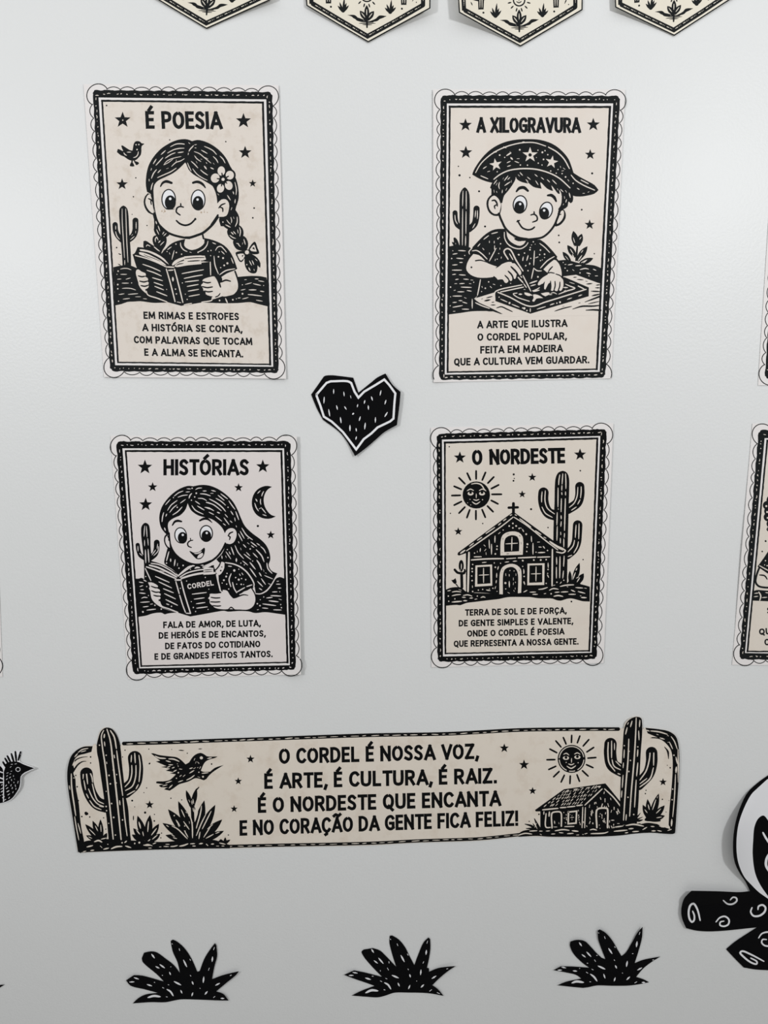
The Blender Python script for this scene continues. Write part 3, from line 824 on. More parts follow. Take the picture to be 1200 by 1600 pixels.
p.lines('735,715 780,712 w16 / 785,742 870,748 w16 / 900,764 925,770 w18 / 912,805 990,797 w18 / 1040,820 1095,812 w18 / 1030,855 1095,855 w18 / 972,900 1095,905 w20 / 985,962 1095,938 w22 / 935,1070 1090,1035 w14 / 590,1105 615,1100 / 805,1060 830,1055 w18 / 485,1168 600,1130 715,1103 w17', 14, 'K', .4)
p.line('890,1045 1000,1005 1095,968', 26, 'K', taper=(.3, .8, 1)); p.line('725,1140 850,1103 1000,1100 1090,1090', 26, 'K', taper=(.3, .9, .9, .6)); p.line('905,1155 1000,1150 1100,1155', 28, 'K', taper=(.4, .8, 1))
block = p.part('carving_block', boy)
p.view(690, 350, 830)
p.fill('715,905* 1090,800* 1450,700* 1650,712* 1972,850* 1970,968* 1190,1202* 720,1032*')
p.lines('715,1020 715,915 760,885 1075,815 w15 / 790,910 1095,845 w16 / 755,915 900,975 1190,1103 1400,1042 1935,875 w17 / 1829,830 1909,870 w15 / 1175,1035 1010,978 960,935 1010,925 w13', 15, 'C', .8)
p.lines('790,1005 880,1045 / 940,1075 1040,1115 / 1115,935 1180,960 w24 / 1035,940 1075,940 w22 / 1100,875 1120,878', 13); p.dots('910,1058,14 1105,1130,14 770,980,8 1085,1125,8 1140,1160,8', 'C')
p.view(810, 350, 950)
p.lines('630,805 690,832 755,860 640,900 540,940 w16 / 685,780 750,800 w9 / 160,1130 158,1178 w15 / 425,1085 480,1065 w16 / 250,1140 365,1105 / 655,1010 715,990 w14 / 805,965 850,948 w15 / 150,795 250,760 w18 / 165,830 230,810 w16 / 190,892 205,900 280,885 w18 / 190,895 240,878 285,850 w14 / 430,930 470,918 515,938 w11 / 400,945 450,945 w13 / 605,850 660,852 w18 / 85,922 180,955 w26 / 610,900 635,885', 13)
p.fill('195,945 260,950 332,992* 240,1000 210,1040 185,1030 205,990', 'C'); p.fill('300,930* 400,915 420,930 360,968', 'C')
p.dots('515,1060,9 557,1047,13 80,1130,15 115,1158,9', 'C')
arm = p.part('arm', boy)
p.view(690, 350, 830)
p.fill('425,402* 500,418 560,470 600,515 680,550 745,572* 790,545 790,740* 740,745 700,708* 600,720 480,715 390,680 335,620 333,560 370,470', 'C')
p.line('455,492 520,485 610,515', 20, 'K', taper=(.9, .9, .4)); p.ell(400, 580, 13, 13)
p.part('arm', boy)
p.view(810, 350, 950)
p.fill('335,608* 400,540 478,478* 530,510 560,560 580,630 578,700* 500,690 400,660 380,645', 'C')
p.line('395,650 420,610 455,572', 20, 'K', taper=(.6, 1, .8)); p.line('505,468 560,540 590,640 590,720', 24, 'K', 1)
hand = p.part('hand', boy)
p.view(690, 350, 830)
p.fill('735,575 820,532 890,508 960,516 1010,560 1062,632 1065,672 1040,688 1012,660 1000,700 985,735 965,730 945,705 945,750 925,765 900,742 890,772 870,790 845,782 820,742 760,742 720,730 700,700 710,640', 'C')
p.lines('930,572 990,632 1035,690 w26 / 892,632 940,682 962,735 w22 / 848,688 890,730 902,752 w20', 20, 'K', .7); p.line('700,705 740,742', 22, 'K'); p.line('728,588 800,538', 16, 'K', .5)
tool = p.part('chisel', boy)
p.line('880,350 900,400 960,500', 60, 'K', .9)
p.lines('890,472 835,365 875,330 920,345 1000,490 1090,628 w19 / 910,400 955,478 w13 / 1025,715 1090,785 w17 / 1060,700 1075,715 / 1100,800 1135,850 w13', 15, 'C', .8)
p.fill('1080,690* 1105,690* 1212,910 1200,930 1165,880'); p.line('1090,690 1140,790 1195,900', 15, 'C', .7)
hand2 = p.part('hand', boy)
p.view(810, 350, 950)
p.fill('258,808 300,740 370,690 430,665 510,668 560,690 592,725 604,800 597,850 572,893 550,892 543,870 522,898 490,892 482,870 460,895 437,890 430,850 400,800 362,876 345,868 345,800 318,800 275,822', 'C')
p.lines('430,765 435,840 430,885 w17 / 490,768 492,830 475,890 w18 / 556,778 552,840 530,895 w18', 17, 'K', .7); p.fill('356,765* 322,812 344,838*'); p.fill('404,795* 376,882* 428,886* 430,780*')
p.line('385,662 430,650 482,660', 16, 'K'); p.line('500,670 560,692 600,740', 16, 'K')
p.finish()

# ================================================================== poster: long-haired girl with a cordel book
B3 = [(181.5, 689.8), (453.8, 689.4), (462.2, 1046.3), (207.8, 1053.3)]
I3 = [(191.3, 700.6), (443.8, 700.6), (452.8, 1039.3), (217.8, 1044.3)]
L3 = [(196.5, 704.8), (439.6, 704.8), (449.3, 1034.9), (220.7, 1040.8)]
p = Sheet('poster', 'pale paper poster titled HISTÓRIAS, long-haired girl reading under a crescent moon', 'poster', (328, 870), PG,
          edge_lift(0.0004, 0.0050, 190, 468, 50), CREAM3, INKD, gs=3.0)
p.sheet('172.6,680.6* 463.6,681.5* 470.3,1054* 200,1061.2*')
ground(p, L3)
frame(p, B3, I3, L3, 13)
p.part('title')
text(p, 'HISTÓRIAS', (255.4, 742.9), (388.6, 742.9), 25.6, .21, gap=.075)
p.part('verse')
for t, a, b in (('FALA DE AMOR, DE LUTA,', (255, 981.6), (407.2, 978.8)), ('DE HERÓIS E DE ENCANTOS,', (248, 998.2), (415, 994.8)),
                ('DE FATOS DO COTIDIANO', (258, 1014.6), (406.8, 1011.2)), ('E DE GRANDES FEITOS TANTOS.', (241.4, 1031.2), (425.5, 1026.8))):
    text(p, t, a, b, 10.3, .22, up=(-.02, -1))
for x, y, R in ((226.5, 730, 12), (410.6, 729, 11), (238.5, 761, 7.9), (227.6, 788.4, 10.8), (372.8, 762, 7.2), (423, 835.8, 7)):
    p.view(0, 0, 1200); p.part('star'); p.star(x, y, R)
p.use(p.parts[0])
p.view(320, 745, 450).dots('765,710,17')
p.part('moon')
p.fill('970,145* 900,130 820,147 740,202 690,290 678,390 700,480 750,550 830,595 920,606 980,592 1025,570* 960,550 900,490 860,410 850,320 870,240 910,182')
p.lines('760,240 800,200 / 820,280 832,240 850,210 / 805,320 802,365 810,400 / 735,320 755,355 w18 / 720,380 740,440 775,495 / 780,465 815,445 w9 / 815,445 880,525 w14 / 835,545 890,562', 14)
p.part('cactus')
p.view(200, 845, 330)
p.fill('188,-120 198,-215 245,-260 297,-235 318,-140 326,80 336,200 340,320 330,600* 232,600* 230,330 215,150')
p.line('140,60 150,135 180,210 235,250', 62, 'K', 1); p.line('415,25 412,110 388,190 325,245', 84, 'K', 1)
p.lines('240,-215 230,-65 / 265,-210 275,-55 / 285,-35 292,65 / 238,-10 240,75 / 250,130 257,320 w16 / 290,120 302,310 w16 / 142,75 145,150 / 165,180 205,215 / 428,45 420,115 / 400,130 345,205 / 442,80 430,150 370,215', 12)
p.part('ground')
p.fill('108,545* 160,545 190,533 240,560 300,620 350,850 480,960 705,1035* 640,1040 570,1050 530,1062 490,1040 430,1038 350,1050 260,1080 148,1098*')
p.lines('160,595 220,605 / 225,565 265,585 w16 / 170,660 215,645 / 180,705 225,705 / 165,752 250,760 w16 / 195,830 230,815 280,820 / 180,888 310,880 / 215,955 295,945 / 325,915 355,910 w18 / 270,1000 400,985 w16', 14)
p.dots('215,1025,13 388,930,10 270,660,8 295,790,7 255,515,8', 'C')
p.part('ground')
p.view(320, 845, 450)
p.fill('560,760* 880,740 980,600 1040,535 1090,523 1150,547* 1168,1068* 1040,1050 870,1030 720,1042 640,1020 500,1012 330,1022 280,1010 0,1052* 0,980 560,960')
p.lines('1040,585 1065,582 w18 / 1030,625 1090,625 / 1055,682 1100,682 w16 / 975,738 1045,735 w16 / 950,790 1100,798 w16 / 890,825 975,815 w16 / 925,865 1060,880 w18 / 1065,840 1110,852 w8 / 835,910 1025,935 w16 / 830,968 910,975 / 990,995 1105,998 / 755,995 775,992 w16', 14)
p.dots('758,908,10 795,935,11 1095,920,8 1105,965,9 850,810,8 800,850,7 1080,735,7', 'C')
girl = p.part('person', None, 'long-haired girl smiling over an open book')
p.view(200, 845, 330)
p.line('590,-110 598,-20 606,40 632,115 690,200 780,272 900,328 1000,342 1090,328 1210,285', 28, 'K', 1)
p.view(320, 845, 450)
p.line('-10,342 90,295 180,225 250,135 300,35', 30, 'K', 1)
hair = p.part('hair', girl, 'long wavy black hair')
p.view(200, 745, 330)
p.fill('945,137* 870,130 760,165 640,245 550,340 490,430 455,540 453,640 480,740 545,822 570,840* 600,835* 578,740 576,690 590,650 650,602 760,550 830,470 862,382* 960,300')
p.view(320, 745, 450)
p.fill('-175,138* -60,117 60,125 180,170 300,250 400,350 470,470 520,590 580,710 680,810 800,900 880,980 930,1080 945,1190 922,1270 937,1320 970,1360 1047,1393* 1020,1460 970,1530 890,1630 800,1683 735,1692* 715,1580 650,1440 560,1320 430,1255 300,1240 215,1240 165,1190* 245,1110 305,975* 380,900 290,818* 260,752 200,682 100,612 0,585 -100,555 -200,480 -248,382* -250,300')
p.view(200, 845, 330)
p.fill('572,95* 545,200 523,320 560,362 640,412 730,500* 800,440 930,350* 850,318 750,250 680,180 620,60*')
p.view(200, 745, 330)
p.lines('490,650 500,570 515,515 w15 / 545,570 560,535 w16 / 540,405 610,325 / 570,485 620,410 710,340 w14 / 600,515 650,450 705,405 / 645,550 720,500 780,435 w15 / 665,280 730,230 795,205 / 720,295 790,270 860,262 / 755,380 830,325 / 850,172 905,175 / 835,220 890,215 / 880,310 895,265 920,240 w17 / 975,185 1010,165 1065,160 / 1080,205 1130,205 w16 / 1040,245 1110,250 1190,275 w15 / 1010,310 1080,315 1135,345 / 970,350 1035,395 w14 / 1000,420 1100,480 w15 / 920,415 970,480 1085,540 w15 / 1130,365 1200,385 w15 / 1115,440 1200,470 w14 / 525,735 540,775 w18', 13)
p.dots('925,165,10 985,237,12 962,290,10 915,338,9 710,440,10 655,300,8', 'C')
p.view(320, 745, 450)
p.lines('95,195 155,210 w16 / 65,320 160,370 250,440 300,500 w17 / 20,370 120,400 240,490 w15 / 0,440 60,450 130,490 w15 / 60,510 130,545 / 160,310 230,350 300,410 w14 / 190,265 280,340 w15 / 230,245 330,320 w15 / 345,345 390,410 435,470 w15 / 375,495 410,550 w16 / 445,500 490,620 w16 / 180,510 215,525 w20 / 290,540 330,585 / 155,570 245,640 w14 / 275,590 350,690 / 265,675 300,700 / 365,635 395,660 / 430,590 440,640 / 450,705 458,725 w16 / 535,740 600,840 690,910 w15 / 510,785 570,890 w14 / 485,820 540,925 w14 / 485,935 495,955 w18 / 555,975 595,1020 w16 / 615,950 640,970 / 665,940 750,1005 w15 / 670,990 710,1020 / 750,960 795,990 w14 / 805,1005 850,1045 880,1100 w14 / 740,1050 820,1140 855,1225 w18 / 695,1100 760,1165 w15 / 600,1090 650,1140 w14 / 565,1115 665,1195 w14 / 435,990 480,1090 560,1180 w14 / 380,1015 420,1125 w16 / 350,1080 370,1120 w14 / 305,1080 375,1185 w13 / 245,1140 250,1180 w16 / 300,1140 310,1165 / 515,1025 525,1055 / 85,238 120,238 w16', 13)
p.dots('335,440,9 655,1040,11 690,1215,8 910,1165,11 520,1245,8 570,1270,8 625,890,7 325,1050,8', 'C')
p.view(320, 845, 450)
p.lines('750,280 790,340 820,420 w20 / 650,310 730,410 w18 / 650,395 740,520 w17 / 545,290 620,350 w14 / 455,255 455,300 w24 / 895,320 910,400 970,470 w17 / 785,460 815,510 w18 / 815,545 875,630 w15 / 760,585 835,660 w16 / 785,685 825,710 w16 / 860,500 980,550 w12 / 915,615 950,630 w9 / 845,415 855,445 w9 / 870,460 890,470 w10', 14)
p.line('1048,478 985,595 930,680 870,735 800,765 730,762', 16, 'C', .7)
p.view(200, 845, 330)
p.lines('590,155 575,210 555,290 w17 / 615,260 615,300 w20 / 680,270 668,360 w18 / 715,325 712,360 w16 / 735,390 740,400 w16', 14); p.dots('795,355,11 555,322,10 735,395,10', 'C')
ear = p.part('ear', girl)
p.view(200, 745, 330)
p.fill('562,822* 530,850 518,920 540,990 575,1032 625,1035* 600,900'); p.fill('562,850* 542,880 540,940 570,1000 603,1024* 592,920', 'C'); p.ell(588, 908, 8, 18)
p.part('ear', girl)
p.view(320, 745, 450)
p.fill('285,822* 320,765 380,740 430,755 457,800 450,880 410,950 350,970 302,952* 290,900', 'C')
p.line('338,850 360,815 405,795', 22, 'K'); p.line('335,850 365,868 355,908', 20, 'K')
p.part('face', girl)
p.view(200, 745, 330)
p.line('640,700 675,648 720,635 770,645', 36, 'K', taper=(.5, .9, 1, .7)); p.line('1036,632 1090,606 1150,610 1212,660', 36, 'K', taper=(.7, 1, .8, .3))
p.ell(760, 845, 93, 119, 'K', -8); p.ell(760, 845, 77, 103, 'W', -8); p.ell(786, 880, 68, 84); p.ell(790, 838, 17, 17, 'W')
p.ell(1128, 818, 99, 123); p.ell(1128, 818, 82, 106, 'W'); p.ell(1130, 855, 70, 84); p.ell(1136, 810, 17, 17, 'W')
p.line('935,915 890,925 860,960 870,1000 915,1020', 20, 'K'); p.line('900,887 905,920', 20)
p.fill('885,1078* 895,1068 940,1092 1020,1083 1080,1035 1098,1022 1110,1038 1106,1090 1085,1150 1040,1188 990,1185 940,1140')
p.fill('950,1103 1000,1098 1065,1068* 1045,1095 985,1115', 'C'); p.fill('998,1170 1020,1125 1075,1098 1082,1130 1045,1170', 'C')
shirt = p.part('shirt', girl)
p.view(320, 845, 450)
p.fill('195,490* 240,315* 300,315 430,345 550,405 650,520 718,655* 690,690 560,735 480,800 400,825* 300,745 225,712')
p.lines('300,315 430,340 540,395 630,480 710,620 705,668 w19 / 380,475 350,560 375,660 w16 / 400,600 420,680 460,750 w16 / 460,740 575,675 w16 / 605,660 680,635 w16 / 340,365 385,370 / 500,480 512,500 / 535,465 550,490', 14, 'C', .7)
p.dots('425,428,17 490,560,15 308,515,13 275,568,13 445,530,10 530,545,9 590,560,10 525,628,11 460,625,8 345,695,9 315,625,9 320,470,9 490,410,8 250,610,8 560,630,7', 'C')
p.fill('155,440* 195,395 232,305 288,322 282,400 235,480 205,497*', 'C'); p.dots('230,430,13 245,378,9')
p.line('232,300 200,370 145,432', 20, 'K'); p.line('288,322 284,400 235,482 205,500', 12, 'K')
p.view(200, 845, 330)
p.fill('730,510* 850,425 950,362 1000,345 1105,365 1240,350* 1240,392* 1100,405 900,455 760,535*')
p.line('730,497 800,432 890,368 955,362', 17, 'C'); p.lines('965,398 990,385 1035,388 w24 / 1075,380 1130,378 1210,345 w24', 20); p.dots('900,410,7', 'C')
arm = p.part('arm', girl)
p.view(320, 845, 450)
p.fill('360,790* 400,822 500,800* 500,770* 560,745 665,685* 695,720 725,800 725,880 690,950 620,990 500,990 420,985 375,960 340,930', 'C')
p.line('380,815 420,822 500,795 560,778 622,787', 24, 'K', taper=(.7, 1, .8, .5)); p.line('680,690 720,760 742,850 725,920 670,985 600,1005', 18, 'K', 1)
book = p.part('book', girl)
p.view(200, 845, 330)
p.fill('235,388* 335,290* 450,325 600,395 690,460 720,520* 850,450 1000,405 1240,380* 1250,388 1262,440 1280,470* 1345,742* 1345,1012* 900,1092* 700,1030 490,955 445,870*')
p.lines('335,325 450,345 600,420 705,497 w16 / 310,352 430,385 580,455 700,520 w24 / 265,375 420,430 560,490 690,545 w20 / 460,430 520,450 w8', 16, 'C', .8)
p.lines('750,525 850,465 1000,425 1100,412 1240,398 w18 / 770,542 900,500 1050,470 1240,455 w28 / 1150,430 1240,425 w12', 16, 'C', .8)
p.view(320, 845, 450)
p.fill('-20,395* 60,385 130,395* 125,445* 165,462 150,475 -20,490*', 'C'); p.lines('-20,425 110,412 / -20,452 110,440', 12, 'K'); p.line('128,385 132,450', 16, 'K')
p.line('170,488 195,600 226,725', 20, 'C', .9)
p.view(200, 845, 330)
p.lines('680,565 765,565 w21 / 690,590 738,760 w17 / 745,785 790,930 828,1030 w17 / 770,590 810,750 902,1047 w19 / 840,1045 902,1048 w15', 17, 'C', .85)
p.lines('395,512 595,600 / 445,592 630,680 / 510,690 655,750 / 525,762 685,838 / 545,848 715,930 w16 / 555,910 590,922 / 925,770 1130,745 / 955,842 1100,822 / 985,908 1110,890 / 990,972 1145,952', 15, 'C', .6)
p.lines('250,400 330,572 w15 / 455,875 485,940 600,985 720,1032 w16', 15, 'C', .8)
p.dots('627,945,10 942,962,9 912,878,7 845,580,8 755,685,7 1115,528,8 1165,697,7 975,1020,8 1155,990,7 480,985,10', 'C')
p.view(0, 0, 1200); text(p, 'CORDEL', (293.3, 920.7), (334.2, 914.4), 8.0, .19, 'C', gap=.12)
hand = p.part('hand', girl)
p.view(200, 845, 330)
p.fill('302,605 340,600 430,650 428,672 402,678 455,705 460,730 442,748 470,765 467,790 452,802 470,820 460,840 420,852 380,835 350,780 320,720 303,680 322,662 300,630', 'C')
p.lines('335,655 400,677 430,675 / 340,720 400,742 455,738 / 370,785 420,798 460,797', 20, 'K', .7)
p.part('hand', girl)
p.view(320, 845, 450)
p.fill('72,768 160,765 275,748* 255,712 320,720 360,780 405,830* 400,900 385,958* 330,985 230,985 140,962 118,938 80,910 68,880 72,850 48,830 72,800', 'C')
p.lines('90,815 150,825 220,822 / 82,880 150,884 220,880 / 118,935 180,942 230,938', 19, 'K', .75); p.line('345,985 378,958 420,985', 18, 'K', .7)
p.finish()

# ================================================================== poster: chapel, sun and cactus
B4 = [(682.5, 678), (948, 670.6), (932, 1029.8), (683.8, 1033.8)]
I4 = [(690.6, 686.9), (938, 681.3), (924.3, 1019.8), (692.2, 1025.7)]
L4 = [(695, 691.5), (933.5, 685), (920.8, 1016.9), (695.9, 1021.2)]
p = Sheet('poster', 'beige paper poster titled O NORDESTE, chapel with a smiling sun and tall cactus', 'poster', (812, 852), PG,
          edge_lift(0.0006, 0.0016, 674, 950, 45), CREAM4, INKD)
p.sheet('673,668.2* 958.2,661.2* 943,1036* 674,1042.6*')
ground(p, L4)
frame(p, B4, I4, L4, 14)
p.part('title')
text(p, 'O NORDESTE', (738, 727.2), (883, 724.2), 25, .225, gap=.065, space=.50)
p.part('verse')
for t, a, b in (('TERRA DE SOL E DE FORÇA,', (726.6, 962.2), (885.2, 958.8)), ('DE GENTE SIMPLES E VALENTE,', (716.7, 979), (895.4, 975.2)),
                ('ONDE O CORDEL É POESIA', (730, 995), (881.6, 991.5)), ('QUE REPRESENTA A NOSSA GENTE.', (709, 1011), (903.4, 1007.2))):
    text(p, t, a, b, 10.2, .22, up=(0, -1))
for x, y, R in ((718.5, 715, 10), (906.3, 710.4, 10), (831.7, 745.8, 6.9), (815.9, 772.3, 6.2), (716, 830.5, 6.8)):
    p.view(0, 0, 1200); p.part('star'); p.star(x, y, R)
p.use(p.parts[0])
p.dots('702,698,1.1')
p.view(690, 725, 820).dots('1040,150,16 1048,208,9 1037,242,14 127,712,10 593,858,10')
p.view(810, 725, 940).dots('893,97,12 183,652,16 427,917,11'); p.view(810, 820, 940).dots('933,502,10 765,1107,13')
sun = p.part('sun')
p.view(690, 725, 820)
p.ell(500, 447, 198, 196)
p.lines('430,290 500,278 570,300 620,370 640,388 w17 / 368,387 415,362 462,383 / 542,384 590,362 632,382 / 500,430 500,490 / 460,512 500,525 540,510 w15 / 440,545 495,578 555,545 w15', 14, 'C', .5)
for x in (418, 583):
    p.ell(x, 426, 42, 27, 'C'); p.ell(x, 413, 20, 18)
p.dots('410,510,7 590,515,8 375,560,6 420,590,6', 'C')
for q in '498,100 498,215/633,122 587,230/752,188 668,275/822,302 718,355/862,437 727,438/812,575 717,526/742,688 662,607/630,768 585,660/495,798 495,675/365,773 405,662/252,708 335,622/182,593 285,542/148,455 268,452/182,322 283,365/252,200 335,285/370,133 415,230'.split('/'):
    p.part('sun_ray', sun); p.line(q, 29, 'K', .9)
p.part('cactus')
p.view(810, 725, 940)
p.fill('525,320 537,200 572,127 640,98 702,127 730,200 734,320 727,560 722,800 714,1100 702,1745* 500,1745* 506,900 520,560')
p.line('362,412 358,520 388,640 440,710 535,742', 150, 'K', 1); p.line('885,325 885,450 850,560 715,655', 134, 'K', 1); p.line('855,880 848,1000 835,1130 790,1230 700,1308', 138, 'K', 1)
p.lines('597,155 585,230 580,300 / 572,345 570,620 / 560,700 555,880 / 560,900 555,1100 / 640,140 630,290 / 628,310 625,380 / 625,412 628,440 w22 / 620,500 615,690 / 615,745 618,790 w18 / 618,830 612,900 w16 / 610,985 612,1020 w18 / 605,1070 605,1140 / 680,140 685,250 685,355 / 680,400 680,450 / 678,500 672,700 665,960 w17 / 665,1000 662,1060 / 655,1080 655,1195 / 342,400 335,480 335,550 / 340,620 390,710 490,770 w15 / 388,385 385,540 420,640 520,720 w16 / 905,310 905,400 895,490 / 890,515 855,580 / 858,335 845,470 800,570 735,625 w15 / 835,620 765,668 w15 / 832,880 820,1060 / 875,860 870,1080 / 810,1100 790,1180 715,1267 / 865,1120 850,1190 800,1282 / 770,1315 715,1337', 15, 'C', .6)
p.dots('575,650,7 870,298,9', 'C')
p.view(810, 820, 940)
p.lines('550,470 552,570 / 548,610 548,770 / 600,460 595,765 w17 / 660,450 652,600 / 650,665 640,770 / 600,850 620,825 w16', 15, 'C', .6); p.dots('555,828,10 655,800,9', 'C')
p.part('leafy_plant')
p.leaf((790, 840), (882, 548), 86); p.leaf((850, 850), (942, 700), 84); p.leaf((745, 840), (742, 662), 52)
p.fill('700,845 760,800 860,820 900,860 800,890')
p.lines('845,625 830,660 w16 / 822,690 785,785 w16 / 885,762 845,825 w14 / 835,770 875,750 w12', 12)
house = p.part('chapel')
p.view(690, 820, 820)
p.fill('1035,-190* 235,402* 228,430* 250,445* 350,410* 352,1035* 1612,1045* 1612,390* 1760,412* 1792,372* 1745,325*')
p.lines('360,375 640,180 880,10 1030,-110 w17 / 1045,-110 1230,10 1490,220 1675,362 w17 / 1570,255 1670,325 1750,365 w16 / 275,410 335,368 w24 / 405,308 460,265 w15 / 515,225 580,180 w15 / 640,125 765,40 w15 / 820,5 855,-25 / 893,-58 930,-85 / 990,-135 1010,-145 w18 / 1060,-145 1080,-135 w18 / 1128,-87 1288,33 w17 / 1353,85 1433,140 w17 / 1475,178 1505,192 w14', 15, 'C', .7)
p.line('1560,240 1670,308 1748,345 1785,375 1750,405 1658,392', 19, 'C', .8)
p.lines('395,400 387,680 380,965 w28 / 1598,355 1593,880 w22 / 430,507 650,492 893,488 w20 / 935,490 1070,480 w13 / 1105,477 1358,466 w19 / 1383,468 1560,462 w17 / 470,985 600,990 800,1007 w17 / 470,462 572,460 w15', 16, 'C', .8)
p.lines('770,160 768,255 w16 / 685,215 690,340 w15 / 720,280 720,425 w17 / 560,340 555,385 w16 / 1293,165 1298,245 w15 / 1318,265 1318,425 w17 / 1383,250 1413,248 w16 / 1400,320 1440,322 w14 / 1463,310 1488,340 w16 / 1393,402 1490,398 w18 / 515,380 515,395 / 610,290 630,310 w16 / 640,350 620,375 w14 / 640,400 642,430 / 820,130 845,110 w16 / 1165,65 1185,100 w16 / 1135,45 1150,50 w16 / 585,545 645,540 w14 / 915,540 970,533 / 1030,527 1085,522 w16 / 760,545 760,555 w22 / 820,600 808,645 w16 / 795,700 793,760 w16 / 790,800 785,840 w15 / 780,890 770,920 w18 / 645,940 700,948 w17 / 445,880 445,905 w18 / 1190,820 1200,850 w16 / 1188,655 1188,700 / 1535,550 1538,620 w16 / 1525,720 1545,760 w15 / 1183,640 1185,705 w13 / 1183,820 1200,862 w14', 14, 'C', .5)
p.dots('1028,-20,12 1028,45,11 975,18,12 1075,17,13 1118,52,11 888,75,8 1238,280,14 1232,322,10 1228,385,10 1220,135,13 800,308,11 797,352,11 775,420,12 475,408,9 448,572,10 440,632,12 442,675,11 435,738,9 440,805,11 448,962,11 775,612,11 850,555,8 530,942,9 592,932,9 740,915,9 1168,515,11 1170,600,8 1330,508,12 1430,508,13 1508,502,11 1172,518,12 1190,745,10 1535,645,10 1508,845,9 1530,700,8 1362,395,8 1528,370,10 800,960,6 690,925,6', 'C')
p.part('cross', house)
p.view(690, 725, 820)
p.line('1036,570 1036,720', 42, 'K', 1); p.line('968,630 1098,625', 36, 'K', 1)
p.view(690, 820, 820)
p.part('window', house)
p.fill('848,442* 855,220 880,150 940,110 1020,95 1110,110 1165,165 1177,240 1170,432*', 'C'); p.fill('903,393* 905,250 925,190 980,157 1030,150 1090,170 1117,230 1117,382*'); p.lines('1015,180 1010,370 w15 / 925,275 1095,265 w13', 14, 'C', .6)
p.lines('940,135 970,130 / 1120,155 1135,165 w20 / 885,190 885,215 w14 / 1145,250 1147,280 w12 / 870,400 875,402 w14 / 935,420 975,415 / 1135,390 1140,400', 10, 'K')
p.part('window', house)
p.fill('488,587* 728,573* 730,877* 482,892*', 'C'); p.fill('515,610* 700,600* 705,845* 515,857*'); p.lines('605,625 605,835 w14 / 540,727 680,720 w13', 14, 'C', .6)
p.view(810, 820, 940)
p.part('window', house)
p.fill('132,560* 378,555* 372,867* 128,872*', 'C'); p.fill('160,585* 345,580* 345,830* 155,837*'); p.lines('255,605 253,810 w14 / 185,708 325,705 w12', 14, 'C', .6)
p.view(690, 820, 820)
p.part('door', house)
p.fill('833,1018* 845,680 880,610 950,572 1020,563 1090,585 1142,640 1152,700 1147,1000*', 'C'); p.fill('883,1020* 890,700 915,640 970,612 1030,610 1080,650 1102,720 1100,1005*')
p.lines('975,815 978,900 w18 / 925,705 927,735 w16 / 975,715 975,740 w20 / 1072,705 1072,735 / 1035,765 1035,800 / 1037,835 1033,865 / 1065,825 1066,835 w18 / 1040,945 1050,960 w14 / 955,975 980,988 w14 / 1062,910 1060,930', 13); p.dots('920,840,15 985,660,7 1045,665,7 925,925,8', 'C'); p.lines('880,640 885,655 w12 / 870,690 872,695 w12 / 1120,650 1122,668 w14', 10, 'K')
p.part('flower_bush')
p.line('288,700 293,900', 42, 'K', 1); p.ell(283, 592, 37, 85); p.line('190,648 230,690 300,700', 36, 'K', 1); p.fill('320,640 345,640 345,700 310,720'); p.fill('138,795* 165,795 200,768* 218,830 200,850 180,850'); p.line('195,840 240,895', 18)
p.lines('285,560 285,640 w12 / 262,640 275,668 w9', 11); p.ell(312, 660, 11, 14, 'C')
p.part('ground')
p.fill('58,937* 120,910 200,898 290,905 345,960 700,990 1000,1000 1590,890* 1700,850 1850,838 2000,855 2138,892* 2138,1107* 2030,1102 1950,1080 1870,1062 1800,1070 1720,1095 1650,1085 1600,1065 1400,1060 1250,1040 1100,1040 950,1045 830,1070 700,1085 500,1110 350,1130 270,1160 220,1155 58,1168*')
p.lines('85,955 130,945 / 150,970 210,960 280,968 / 150,1025 210,1010 275,1005 / 310,1020 380,1010 440,1030 / 295,1045 345,1048 w16 / 405,1058 450,1055 w17 / 565,1050 600,1038 630,1048 w16 / 150,1115 290,1103 w20 / 315,1095 365,1095 w20 / 480,1075 510,1070 w18 / 1183,970 1233,945 w16 / 1273,972 1358,970 w15 / 1313,1003 1383,1003 w17 / 1398,932 1458,925 1528,903 w16 / 1478,995 1503,990 w18 / 1553,945 1608,920 1685,930 w16 / 1633,975 1698,970 w17 / 1723,970 1823,965 w17 / 1868,940 1923,965 w18 / 1708,890 1788,872 1908,865 w18 / 1933,905 2038,912 w17 / 1968,962 2068,988 w17 / 1833,1003 1933,1003 w16 / 1618,1032 1678,1020 1750,1033 w19 / 2013,1048 2088,1052 w20 / 1998,1025 2013,1025 w16 / 1808,892 1823,895 w14 / 2060,912 2090,918 w14 / 250,935 285,945 w12', 15, 'C', .45)
p.dots('97,1028,10 192,1068,9 103,1103,9 515,1028,9 1580,995,11', 'C')
p.finish()

